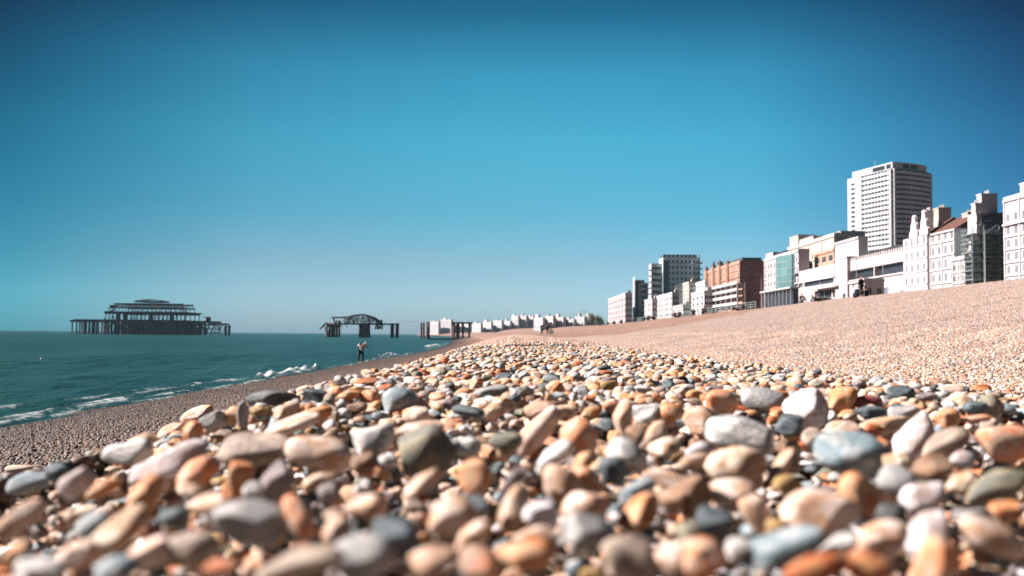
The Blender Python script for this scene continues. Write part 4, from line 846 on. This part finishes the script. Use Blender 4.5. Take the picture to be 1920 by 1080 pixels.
for i, (pa, pb, py, m_) in enumerate(FAR):
    Y = 1780 if pb < 905 else 1400 if pb < 1004 else 1000
    w_ = float(P(pb, 600, Y).x-P(pa, 600, Y).x); xc = float(P((pa+pb)/2, 600, Y).x); zt = zz((pa+pb)/2, py, Y); th = R(38); Lf = w_*.9/math.sin(th); dp = 3+w_*.08
    c_ = max(3, int(Lf/4.5)); r_ = max(2, int((zt-6)/4))
    wh_ = ORD[i] if i in (0, 17) else ORD[i]+' from the left'
    b = block('distant_block', f'tiny {FW[m_]} block of the far town, {wh_}, beyond the pier remains', xc-dp/2, xc+dp/2, Y-Lf/2, Y+Lf/2, 0, zt, FM[m_], front=(c_, r_, 2.2, 1.9, 4, 4), parapet=.8, corn=False, group='far town blocks along the bay', glass=GLASSL)
    stack(b, 'roof_box', xc-1.2, xc+1.2, Y+Lf*.05, Y+Lf*(.2+.1*(i % 3)), zt+.6, zt+2.5+(i % 2)*1.5, FM[m_])
    b.rotation_euler = (0, 0, th)

# ------------------------------------------------------------------ ruined pier
def pier_pt(px, py, Y): return P(px, py, Y)
YP = 720.; s_ = YP/F
def X_(px, Y=YP): return float(P(px, 620, Y).x)
def Z_(px, py, Y=YP): return float(P(px, py, Y).z)
root = empty('pier_pavilion', (X_(285), YP, SEA), 'large burnt-out pier pavilion standing in the sea on many iron piles', 'ruined pier'); O = root.location
zd = Z_(285, 601)
def frame_wall(B, xa, xb, y, z0, z1, n, r, lattice=False):
    for i in range(n+1): x = xa+(xb-xa)*i/n; B.bar((x, y, z0), (x, y, z1), r, 0, 5)
    B.box(xa-.4, xb+.4, y-.5, y+.5, z1-.25, z1+.75)
    if lattice:
        for i in range(n): x0 = xa+(xb-xa)*i/n; x1 = xa+(xb-xa)*(i+1)/n; B.bar((x0, y, z0), (x1, y, z1), r*.6, 0, 4); B.bar((x1, y, z0), (x0, y, z1), r*.6, 0, 4)
B = MB(O); B.box(X_(140), X_(212), YP-8, YP+8, Z_(175, 604), Z_(175, 600.5)); B.box(X_(146), X_(212), YP-8.2, YP-8.003, Z_(175, 600.5), Z_(175, 599)); B.build('jetty_deck', RUST, root)
B = MB(O); B.box(X_(212), X_(360), YP-16, YP+24, zd-.9, zd+.3); B.box(X_(360), X_(400), YP-14, YP+20, zd-1.2, zd); B.box(X_(400), X_(418), YP-12, YP+16, zd-3.0, zd-1.6); B.build('deck', RUST, root)
PIL = []
for i, px in enumerate((142.5, 151, 158, 166.5, 174, 181, 189, 192, 199, 206)):
    for yy in (-7, 6): PIL.append((X_(px)+random.uniform(-.3, .3)+(0 if yy < 0 else 1.5), YP+yy, Z_(px, 603), .55 if i != 3 else .95))
for px in np.arange(213, 418, 6.4):
    for yy in (-15, 2, 15): PIL.append((X_(px)+random.uniform(-.9, .9), YP+yy*(1 if px < 400 else .7), zd-1 if px < 400 else zd-3, random.uniform(.6, 1.05)))
PIL = PIL[:98]
for x, y, z, r in PIL: B = MB(O); B.bar((x, y, SEA-4), (x, y, z), r, 0, 7); B.build('pile', RUST, root)
for px, py in ((427, 611), (433.5, 610)): B = MB(O); B.bar((X_(px), YP-5, SEA-4), (X_(px), YP-5, Z_(px, py)), .95, 0, 7); B.build('broken_pile', RUST, root)
B = MB(O); B.box(X_(424), X_(436), YP-6, YP-4, Z_(430, 613), Z_(430, 611.5)); B.build('broken_beam', RUST, root)
B = MB(O)
for k_ in range(190):
    a = X_(214)+(X_(416)-X_(214))*random.random(); y = YP+random.choice((-15.5, -14, 2, 14)); B.bar((a, y, SEA+random.uniform(0, 3)), (a+random.uniform(-5, 5), y, zd-1.3 if a < X_(398) else zd-3.5), .22, 0, 4)
for z in (SEA+1.6, SEA+4.5, SEA+7.6): B.box(X_(213), X_(402), YP-15.6, YP-15.2, z-.18, z+.18); B.box(X_(213), X_(402), YP+14, YP+14.4, z-.2, z+.2)
B.build('bracing', RUST, root)
B = MB(O); z1 = Z_(285, 589.5); frame_wall(B, X_(213), X_(358), YP-15, zd, z1, 22, .34); frame_wall(B, X_(216), X_(355), YP+22, zd, z1, 16, .34)
B.box(X_(211), X_(360), YP-16.5, YP+23, z1+.75, z1+1.7); B.build('ground_storey', IRON, root)
for a_, b_ in ((232, 240), (246, 252), (293, 300), (330, 337)): B = MB(O); B.box(X_(a_), X_(b_), YP-14.6, YP-14.2, zd, z1); B.build('wall_panel', RUST, root)
B = MB(O); z2 = Z_(285, 578.5); frame_wall(B, X_(217), X_(353), YP-11, z1+1.7, z2, 24, .26); frame_wall(B, X_(222), X_(350), YP+17, z1+1.7, z2, 14, .26); B.build('upper_storey', IRON, root)
B = MB(O); z3 = Z_(285, 571.5)
frame_wall(B, X_(224), X_(350), YP-10, z2+.7, z3, 30, .22, True); frame_wall(B, X_(226), X_(348), YP+15, z2+.7, z3, 18, .22, True); B.box(X_(216), X_(230), YP-10.4, YP-10, z2+.7, z2+2.1)
for i in range(17): x = X_(224)+(X_(350)-X_(224))*i/16; B.bar((x, YP-10, z3), (x, YP+15, z3), .2, 0, 4)
B.build('lattice_gallery', IRON, root)
B = MB(O); z4 = Z_(283, 566.5); frame_wall(B, X_(257), X_(308), YP-4, z3+.7, z4, 9, .22); frame_wall(B, X_(259), X_(306), YP+9, z3+.7, z4, 8, .2)
pts = [(X_(254+i*6), z4+.6+1.3*math.sin(math.pi*i/9)) for i in range(10)]
for (a, za), (c, zc) in zip(pts, pts[1:]):
    for yy in (-4, 2, 9): B.bar((a, YP+yy, za), (c, YP+yy, zc), .28, 0, 5)
for a, za in pts: B.bar((a, YP-4, za), (a, YP+9, za), .2, 0, 4)
B.build('roof_lantern', IRON, root)
B = MB(O)
for k_ in range(60):                                   # bent and fallen members
    px_ = random.uniform(214, 358); lv = random.choice([(601, 591), (589, 580), (578, 572)]); yy = YP-random.uniform(8, 15)
    B.bar((X_(px_), yy, Z_(px_, lv[0])), (X_(px_+random.uniform(-9, 9)), yy+1, Z_(px_, lv[1]+random.uniform(-1, 3))), random.uniform(.12, .3), 0, 4)
for k_ in range(14): px_ = random.choice([random.uniform(211, 226), random.uniform(340, 362)]); B.bar((X_(px_), YP-12, Z_(px_, 586)), (X_(px_+random.uniform(-6, 6)), YP-12, Z_(px_, random.uniform(573, 580))), .2, 0, 4)
B.build('broken_ironwork', RUST, root)
B = MB(O); x = X_(392); B.box(x, X_(398), YP-8, YP-4, zd, Z_(395, 595)); B.bar((x-3, YP-6, Z_(395, 595)), (X_(397), YP-6, Z_(395, 595)), .3); B.build('kiosk', RUST, root)
B = MB(O); B.box(X_(202), X_(205), YP-8, YP-6, Z_(204, 601), Z_(204, 597.5)); B.build('hut_stump', RUST, root)
# collapsed concert hall ruin
YR = 560.; Xr = lambda p: X_(p, YR); Zr = lambda p, q: Z_(p, q, YR)
root = empty('collapsed_pier_hall', (Xr(672), YR, SEA), 'collapsed middle section of the pier, a slumped lattice roof on two pile clusters', 'ruined pier'); O = root.location
for a_, b_, n_ in ((616, 634, 5), (676, 691, 5)):
    for k_ in range(n_):
        for yy in (-4, 4): x = Xr(a_)+(Xr(b_)-Xr(a_))*k_/(n_-1); B = MB(O); B.bar((x, YR+yy, SEA-4), (x+random.uniform(-.3, .3), YR+yy, Zr(a_, 607)), .55, 0, 7); B.build('pile', RUST, root)
    B = MB(O); 
    for z in (SEA+1, SEA+3.4, SEA+5.6): B.box(Xr(a_)-.3, Xr(b_)+.3, YR-4.4, YR-3.6, z, z+.5); B.box(Xr(a_)-.3, Xr(b_)+.3, YR+3.6, YR+4.4, z, z+.5)
    for k_ in range(6): x = Xr(a_)+(Xr(b_)-Xr(a_))*random.random(); B.bar((x, YR-4, SEA), (x+random.uniform(-3, 3), YR-4, Zr(a_, 608)), .3, 0, 4)
    B.build('bracing', RUST, root)
for px in (734, 737, 743.5, 746): B = MB(O); B.bar((Xr(px), YR, SEA-4), (Xr(px), YR, Zr(px, 606)), .6, 0, 7); B.build('pile', RUST, root)
B = MB(O); B.box(Xr(634), Xr(747), YR-4, YR+4, Zr(690, 609), Zr(690, 606.2)); B.box(Xr(614), Xr(636), YR-4, YR+4, Zr(625, 612), Zr(625, 609)); B.build('deck', IRON, root)
top = [(624, 595.5), (640, 595.2), (655, 594.5), (663, 592), (672, 590.5), (683, 590), (692, 592.5), (702, 596), (709, 602), (715, 607)]
B = MB(O)
for yy in (-5, 0, 5):
    for (a, q), (c, r) in zip(top, top[1:]): B.bar((Xr(a), YR+yy, Zr(a, q)), (Xr(c), YR+yy, Zr(c, r)), .42, 0, 5)
for a, q in top[2:]: B.bar((Xr(a), YR-5, Zr(a, q)), (Xr(a), YR+5, Zr(a, q)), .3, 0, 4)
B.build('slumped_roof', IRON, root)
B = MB(O)
for i in range(64):
    a = random.uniform(646, 708); ztop = np.interp(a, [t[0] for t in top], [t[1] for t in top]); q = random.uniform(ztop, 605)
    B.bar((Xr(a), YR+random.uniform(-5, 5), Zr(a, ztop+.5)), (Xr(a+random.uniform(-9, 9)), YR+random.uniform(-5, 5), Zr(a, 606)), .2, 0, 4)
for q in (596.5, 600, 603): B.box(Xr(658), Xr(700), YR-5.1, YR-4.8, Zr(680, q)-.16, Zr(680, q)+.16)
B.build('lattice', mat('weathered_lattice', (.16,.16,.15), .8, .5, .6), root)
B = MB(O)
for i in range(12): a = random.uniform(706, 716); B.bar((Xr(a), YR+random.uniform(-3, 3), Zr(a, 600)), (Xr(a+random.uniform(-4, 3)), YR+random.uniform(-3, 3), Zr(a, 617)), .35, 0, 4)
for i in range(9): a = random.uniform(630, 646); B.bar((Xr(a), YR+random.uniform(-3, 3), Zr(a, 601)), (Xr(a+random.uniform(-4, 5)), YR+random.uniform(-3, 3), Zr(a, 613)), .3, 0, 4)
B.build('hanging_wreckage', IRON, root)
B = MB(O)
for (a, q), (c, r) in (((625, 595), (630, 608)), ((630, 608), (612, 607)), ((612, 606), (607, 611)), ((607, 611), (601, 617)), ((614, 605), (604, 613))): B.bar((Xr(a), YR-2, Zr(a, q)), (Xr(c), YR-2, Zr(c, r)), .5, 0, 5)
B.build('dangling_beam', IRON, root)
YS = 470.; Xs = lambda p: X_(p, YS); Zs = lambda p, q: Z_(p, q, YS)
root = empty('pier_stub', (Xs(840), YS, SEA), 'landward remains of the pier, dark posts and a beam before the far town', 'ruined pier'); O = root.location
for px, py in ((790.5, 605), (794, 605), (801, 604), (804.5, 604), (849, 604), (852, 604), (857, 607), (860, 606), (868, 606), (880, 606)):
    B = MB(O); B.bar((Xs(px), YS+random.uniform(-2, 2), SEA-3), (Xs(px), YS+random.uniform(-2, 2), Zs(px, py)), .5, 0, 7); B.build('post', RUST, root)
B = MB(O); B.box(Xs(847), Xs(886), YS-2.5, YS+2.5, Zs(866, 607), Zs(866, 604)); B.build('deck', IRON, root)
B = MB(O); B.bar((Xr(747), YR, Zr(747, 603)), (Xs(848), YS, Zs(848, 603)), .1, 0, 5); B.build('slack_cable', IRON, root)
# groyne / outfall spit below it
Yg = 400.; B = MB((X_(842, Yg), Yg, SEA)); z = SEA+.5
B.prism([(X_(800, Yg), SEA-1), (X_(804, Yg), z), (X_(876, Yg), z+.35), (X_(885, Yg), SEA-1)], 'y', Yg-3, Yg+3)
o = B.build('groyne', mat('wet_concrete', (.33,.31,.29), .7, .4, .5)); o.location = (X_(842, Yg), Yg, SEA); tag(o, 'low pale concrete groyne lying at the waterline below the pier remains', 'groyne')
# white buoy in the sea
Yb = 2.0*F/52; p = P(78, 671, Yb); root = empty('buoy', (p.x, Yb, SEA), 'small white buoy floating alone in the sea at left', 'buoy')
v = ICO[2][0]*np.array([.09, .09, .1]); bm_ = np_mesh('float', v, ICO[2][1]); bm_.materials.append(W_WHITE); o = bpy.data.objects.new('float', bm_); COL.objects.link(o); o.parent = root; o.location = (0, 0, .1)
B = MB(); B.bar((0, 0, .15), (0, 0, .3), .015); B.build('ring', IRON, root)
# lamp posts on the promenade
def lamp(px, Ux, h, lab):
    Y = yof(px, Ux); x = Ux+float(shift(Y)); z = float(ground(x, Y)); r = empty('lamp_post', (x, Y, z), lab, 'lamp post', 'lamp posts along the promenade')
    B = MB(); B.bar((0, 0, 0), (0, 0, .9), .17, 0, 8); B.bar((0, 0, .9), (0, 0, h), .11, 0, 8, .06); B.build('pole', RAIL, r)
    B = MB(); B.bar((0, 0, h), (-.9, 0, h+.25), .05); B.box(-1.5, -.8, -.14, .14, h+.2, h+.34); B.build('lamp_head', RAIL, r)
for px, Ux, h, lab in ((1657, 78, 13.5, 'pale lamp post before the middle of the notched-parapet building'), (1607, 78, 15, 'lamp post at the left end of the notched-parapet building'), (1428, 84, 12, 'lamp post between the red hotel and the teal bay hotel'),
    (1397, 84, 12, 'lamp post before the shaded end of the red hotel'), (1372, 84, 13, 'lamp post before the orange front of the red hotel'), (1343, 84, 13, 'lamp post before the left half of the red hotel'), (1849, 76, 11, 'lamp post before the dark balconied building'), (1503, 80, 9, 'lamp post beside the long low pink hall')): lamp(px, Ux, h, lab)
for i, (px, py) in enumerate(((1075, 583), (1083, 580), (1090, 577), (1097, 576))):
    Y = 820.; p = P(px, py, Y); o = MB((p.x, Y, 2)); o.bar((p.x, Y, 2), (p.x, Y, p.z), .22, 0, 6, .1); o.bar((p.x-1.6, Y, p.z-3), (p.x+1.6, Y, p.z-3), .1, 0, 5); ob = o.build('mast', W_CONC); ob.location = (p.x, Y, 2)
    tag(ob, ('first','second','third','last')[i]+' from the left of the thin masts rising over the far town', 'mast', 'thin masts over the far town')
# kiosk on the promenade, fence by it
Y0, Y1 = yof(1622, 72), yof(1594, 72); b = block('promenade_kiosk', 'small white kiosk on the promenade behind the dark figures', 72, 76, Y0, Y1, 6, zz(1608, 524, Y0), W_WHITE, front=(2, 2, 1.1, 1.3, 2.4, 2.2), end=(2, 1, 1, 1.4, 3, 2), parapet=.3, cat='kiosk')
# railing along the top of the beach
ry = np.arange(118, 232, 2.6); root = empty('promenade_railing', (30, 118, float(ground(30, 118))), 'pale green railing along the promenade edge below the red hotel', 'railing')
B0 = MB(); B0.bar((0, 0, -.1), (0, 0, 1.25), .05, 0, 6); pm = B0.build('post', RAIL, root).data; bpy.data.objects.remove(root.children[0]); B = MB()
pts_ = [Vector((30, y, float(ground(30, y)))) for y in ry]
for p in pts_: o = bpy.data.objects.new('post', pm); COL.objects.link(o); o.parent = root; o.location = p-root.location
for hgt_ in (.3, .6, .9, 1.2):
    B = MB(root.location)
    for p, q in zip(pts_, pts_[1:]): B.bar(p+Vector((0, 0, hgt_)), q+Vector((0, 0, hgt_)), .035, 0, 5)
    B.build('rail', RAIL, root)
# trees
def leaf_mat():
    m = mat('foliage', (.24,.28,.19), .8, .5, .8); return m
def tree(px, py, Y, hw, lab, tone):
    p = P(px, py, Y); zb_ = float(ground(p.x, Y)); r = empty('street_tree', (p.x, Y, zb_), lab, 'tree'); B = MB(); h = p.z-zb_
    B.bar((0, 0, 0), (.2, 0, h*.5), .3, 0, 7, .16)
    for k_ in range(6): t = k_*1.05; B.bar((.2, 0, h*.4), (hw*.6*math.cos(t), hw*.6*math.sin(t), h*.75), .12, 0, 5, .04)
    B.build('trunk', mat('bark', (.10,.08,.06)), r); B = MB()
    for k_ in range(1500):
        c = random.choice([(-.45, 0, .62), (.4, .2, .66), (0, -.3, .78), (.1, .3, .7), (-.2, .1, .85), (.55, -.2, .55)])
        d = Vector((random.gauss(0, .26), random.gauss(0, .26), random.gauss(0, .11))); q = Vector((c[0]+d.x, c[1]+d.y, 0))*hw+Vector((0, 0, (c[2]+d.z)*h))
        a = Vector((random.gauss(0, 1), random.gauss(0, 1), random.gauss(0, 1))).normalized()*.32; bb = a.orthogonal().normalized()*.22; B.quad(q-a, q-bb, q+a, q+bb)
    B.build('crown', tone, r)
tree(1110, 589, 700, 4.2, 'rounded green tree left of the low white seafront terrace', leaf_mat())
tree(1124, 594, 640, 3.2, 'small dark tree at the corner of the low white terrace', leaf_mat())

# ------------------------------------------------------------------ people
SKIN = mat('skin', (.50,.30,.21), .6, .08, 8); HAIR = mat('dark_hair', (.025,.018,.015), .7, .3, 20)
def cloth(n, c): return mat('cloth_'+n, c, .9, .2, 12)
C_BLK = cloth('black', (.018,.017,.02)); C_NAVY = cloth('navy', (.03,.035,.06)); C_WHT = cloth('white', (.62,.64,.64)); C_GRY = cloth('grey', (.22,.22,.24)); C_RED = cloth('red', (.25,.05,.05)); C_BRN = cloth('brown', (.10,.06,.045))
def skin_part(name, chains, m, parent, sub=1):
    """chains: lists of (point, radius); consecutive points join; chains share points by equal coordinates"""
    vs, es, rs, ix = [], [], [], {}
    for ch in chains:
        last = None
        for p, r in ch:
            key = tuple(round(c, 4) for c in p)
            if key not in ix: ix[key] = len(vs); vs.append(p); rs.append(r)
            if last is not None and last != ix[key]: es.append((last, ix[key]))
            last = ix[key]
    me = bpy.data.meshes.new(name); me.from_pydata(vs, es, []); o = bpy.data.objects.new(name, me); COL.objects.link(o)
    md = o.modifiers.new('s', 'SKIN'); md.use_smooth_shade = True
    for i, sv in enumerate(me.skin_vertices[0].data): sv.radius = (rs[i], rs[i]); sv.use_root = (i == 0)
    ss = o.modifiers.new('u', 'SUBSURF'); ss.levels = sub; ss.render_levels = sub
    dg = bpy.context.evaluated_depsgraph_get(); dg.update(); nm = bpy.data.meshes.new_from_object(o.evaluated_get(dg)); o.modifiers.clear(); o.data = nm; nm.name = name
    bpy.data.meshes.remove(me); nm.materials.clear(); nm.materials.append(m)
    nm.polygons.foreach_set('use_smooth', [True]*len(nm.polygons)); o.parent = parent; return o
def hand(wr, dr, side):
    wr = Vector(wr); d = Vector(dr).normalized(); u = d.cross(Vector((0, 1, .1))).normalized(); nn_ = d.cross(u); ch = [[(tuple(wr), .026), (tuple(wr+d*.05), .032)]]
    for k_, ln in enumerate((.065, .075, .07, .055)):
        b0 = wr+d*.085+u*(.033-.022*k_); ch.append([(tuple(wr+d*.05), .032), (tuple(b0), .010), (tuple(b0+d*ln*.5+nn_*.008), .009), (tuple(b0+d*ln*.9+nn_*.03), .008)])
    ch.append([(tuple(wr+d*.05), .032), (tuple(wr+d*.055+u*.045*side), .011), (tuple(wr+d*.09+u*.062*side+nn_*.012), .009)]); return ch
POSE = {}
def sym(d):
    o = dict(d)
    for k_, v in d.items():
        if k_.endswith('L') and k_[:-1]+'R' not in d: o[k_[:-1]+'R'] = (-v[0], v[1], v[2])
    return o
POSE['stand'] = sym(dict(pel=(0,0,.95), wai=(0,0,1.08), che=(0,.01,1.30), nec=(0,0,1.47), hea=(0,-.01,1.60), top=(0,0,1.70), fac=(0,-.09,1.58), shL=(-.18,0,1.42), elL=(-.25,.03,1.14), wrL=(-.25,-.06,.90), hiL=(-.09,0,.90), knL=(-.11,-.02,.50), anL=(-.12,.03,.09), toL=(-.13,-.13,.04)))
POSE['lean'] = dict(pel=(-.03,0,.90), wai=(0,0,1.03), che=(.10,-.02,1.22), nec=(.22,-.04,1.38), hea=(.29,-.06,1.49), top=(.34,-.06,1.59), fac=(.31,-.15,1.47),
    shL=(-.02,0,1.38), elL=(-.30,.00,1.30), wrL=(-.12,-.2,1.22), shR=(.27,-.02,1.27), elR=(.48,-.06,1.17), wrR=(.34,-.28,1.25), hiL=(-.12,0,.87), knL=(-.20,.03,.48), anL=(-.22,.05,.09), toL=(-.25,-.1,.04), hiR=(.06,0,.87), knR=(.10,-.1,.48), anR=(.13,.0,.09), toR=(.15,-.16,.04))
POSE['sit'] = sym(dict(pel=(0,.05,.12), wai=(0,.05,.26), che=(0,-.02,.48), nec=(0,-.10,.64), hea=(0,-.15,.76), top=(0,-.14,.86), fac=(0,-.24,.73), shL=(-.18,-.06,.60), elL=(-.27,-.18,.40), wrL=(-.12,-.40,.42), hiL=(-.10,.0,.12), knL=(-.15,-.42,.46), anL=(-.14,-.66,.09), toL=(-.15,-.80,.05)))
POSE['lie'] = sym(dict(pel=(0,0,.13), wai=(0,.14,.15), che=(0,.38,.26), nec=(0,.54,.38), hea=(0,.64,.46), top=(0,.70,.54), fac=(0,.58,.54), shL=(-.18,.50,.32), elL=(-.26,.62,.05), wrL=(-.25,.40,.06), hiL=(-.1,-.04,.12), knL=(-.13,-.46,.20), anL=(-.14,-.86,.09), toL=(-.15,-.92,.22)))
def person(loc, rz, pose, top, legs, label, group=None, scale=1.0, hairy=HAIR):
    J = POSE[pose]; r = empty('person', loc, label, 'person', group); r.rotation_euler = (0, 0, rz); r.scale = (scale,)*3
    j = lambda k_, rad, g=0: (J[k_], rad+g)
    def torso(g): return [[j('pel', .125, g), j('wai', .115, g), j('che', .145, g)]]
    body = torso(0)+[[j('che', .145), j('nec', .055), j('hea', .088), j('top', .06)], [j('hea', .088), j('fac', .022)]]
    for s in 'LR':
        body += [[j('che', .145), j('sh'+s, .062), j('el'+s, .042), j('wr'+s, .026)], [j('pel', .125), j('hi'+s, .09), j('kn'+s, .058), j('an'+s, .04), j('to'+s, .032)]]
        body += hand(J['wr'+s], Vector(J['wr'+s])-Vector(J['el'+s]), 1 if s == 'L' else -1)
    skin_part('body', body, SKIN, r)
    up_ = torso(.022)
    for s in 'LR': wr = Vector(J['wr'+s]); el_ = Vector(J['el'+s]); up_ += [[j('che', .145, .022), j('sh'+s, .062, .022), j('el'+s, .042, .022), (tuple(el_.lerp(wr, .93)), .042)]]
    skin_part('jacket', up_, top, r)
    lo_ = []
    for s in 'LR': an = Vector(J['an'+s]); kn = Vector(J['kn'+s]); lo_ += [[j('pel', .125, .03), j('hi'+s, .09, .022), j('kn'+s, .058, .022), (tuple(kn.lerp(an, .9)), .062)]]
    skin_part('trousers', lo_, legs, r)
    for s in 'LR': skin_part('shoe', [[(J['an'+s], .05), (J['to'+s], .042)]], C_BLK, r)
    he, tp_ = Vector(J['hea']), Vector(J['top']); fa = Vector(J['fac']); back = (he-fa).normalized()*.03
    skin_part('hair', [[(tuple(he+back*1.1), .082), (tuple(tp_+back*.6), .074)]], hairy, r)
    return r
def at_ground(px, Ux=None, Y=None):
    if Y is None: Y = yof(px, Ux)
    x = float(P(px, 600, Y).x); return (x, Y, float(ground(x, Y)))
Yp = 70.; x = float(P(678, 660, Yp).x); zg = float(ground(x, Yp))
person((x, Yp, max(zg, SEA+.02)), 0, 'lean', C_WHT, C_BLK, 'person in a pale top and dark trousers leaning with elbows out at the waterline')
# pair walking up the crest, and one sitting beside
Yq = 150.
for px, tp_, lg, lab in ((1016, C_BLK, C_BLK, 'left one of two people in black standing close together on the beach ridge'), (1027, C_NAVY, C_BLK, 'right one of two people in dark clothes standing close together on the beach ridge')):
    x, y, z = at_ground(px, Y=Yq); zf = zz(px, 629, Yq); person((x, y, max(z, -.6)), 0, 'stand', tp_, lg, lab, scale=.98)
x, y, z = at_ground(1033, Y=148); person((x, y, z), .4, 'sit', C_BRN, C_GRY, 'small seated person in brown beside the standing pair')
# figures on the upper crest
x, y, z = at_ground(1615, 27.3); person((x, y, z-.02), .5, 'stand', C_BLK, C_NAVY, 'person in a long black coat standing on the beach top before the white kiosk', scale=.95)
x, y, z = at_ground(1623, 26.8); person((x, y, z), -.7, 'sit', C_BLK, C_BLK, 'person in black sitting at the feet of the standing figure by the kiosk')
x, y, z = at_ground(1606, 26.6); person((x, y, z), .6, 'sit', C_NAVY, C_BLK, 'person in navy sitting just left of the standing figure by the kiosk')
x, y, z = at_ground(1536, 25.8); person((x, y, z), 1.75, 'lie', C_BLK, C_BRN, 'person in dark clothes lying stretched out on the beach below the low pink hall')
x, y, z = at_ground(1545, 26.8); person((x, y, z), 1.3, 'lie', C_GRY, C_BLK, 'person in grey lying behind the stretched-out one on the beach top')
x, y, z = at_ground(1503, 27.0); person((x, y, z), .2, 'sit', C_BLK, C_GRY, 'person in black sitting alone below the lamp post by the low pink hall')
x, y, z = at_ground(1392, 27.0); s1 = person((x, y, z), .5, 'sit', C_BRN, C_BLK, 'person in brown sitting on the beach top below the red hotel')
x, y, z = at_ground(1384, 26.2); person((x, y, z), 1.6, 'lie', C_BLK, C_GRY, 'person lying beside the brown-dressed sitter below the red hotel')
spots = [(1319, 27, 'below the left edge of the red hotel'), (1300, 27, 'below the bright white cube house'), (1273, 26.5, 'below the low pale grey house'), (1266, 27.2, 'left of the one below the low pale grey house'), (1226, 26, 'below the grey tower block'), (1216, 27, 'below the small white house right of the dark slab'),
 (1207, 26, 'below the slim dark slab block'), (1188, 26.4, 'below the white edge of the dark slab'), (1176, 27, 'below the right end of the low white terrace'), (1165, 26.2, 'below the middle of the low white terrace'), (1152, 25.6, 'left of the middle of the low white terrace'), (1139, 27, 'below the left end of the low white terrace')]
for px, Ux, where in spots:
    c = copy_tree(s1); c.location = at_ground(px, Ux); c.rotation_euler = (0, 0, random.uniform(-1, 1.2)); c.scale = (1.25,)*3; tag(c, 'seated person on the beach top '+where, 'person', 'distant people sitting along the beach top')

# ------------------------------------------------------------------ air
hz = MB(); hz.box(-1500, 1200, -60, 2600, -60, 116); ho = hz.build('haze', bpy.data.materials.new('haze_air')); tag(ho, kind='stuff')
hm = ho.data.materials[0]; hm.use_nodes = True; ht = hm.node_tree; ht.nodes.clear(); vo = N(ht, 'ShaderNodeOutputMaterial'); pv = N(ht, 'ShaderNodeVolumePrincipled')
pv.inputs['Color'].default_value = (.50, .80, 1, 1); pv.inputs['Density'].default_value = .00004; ht.links.new(pv.outputs[0], vo.inputs['Volume'])
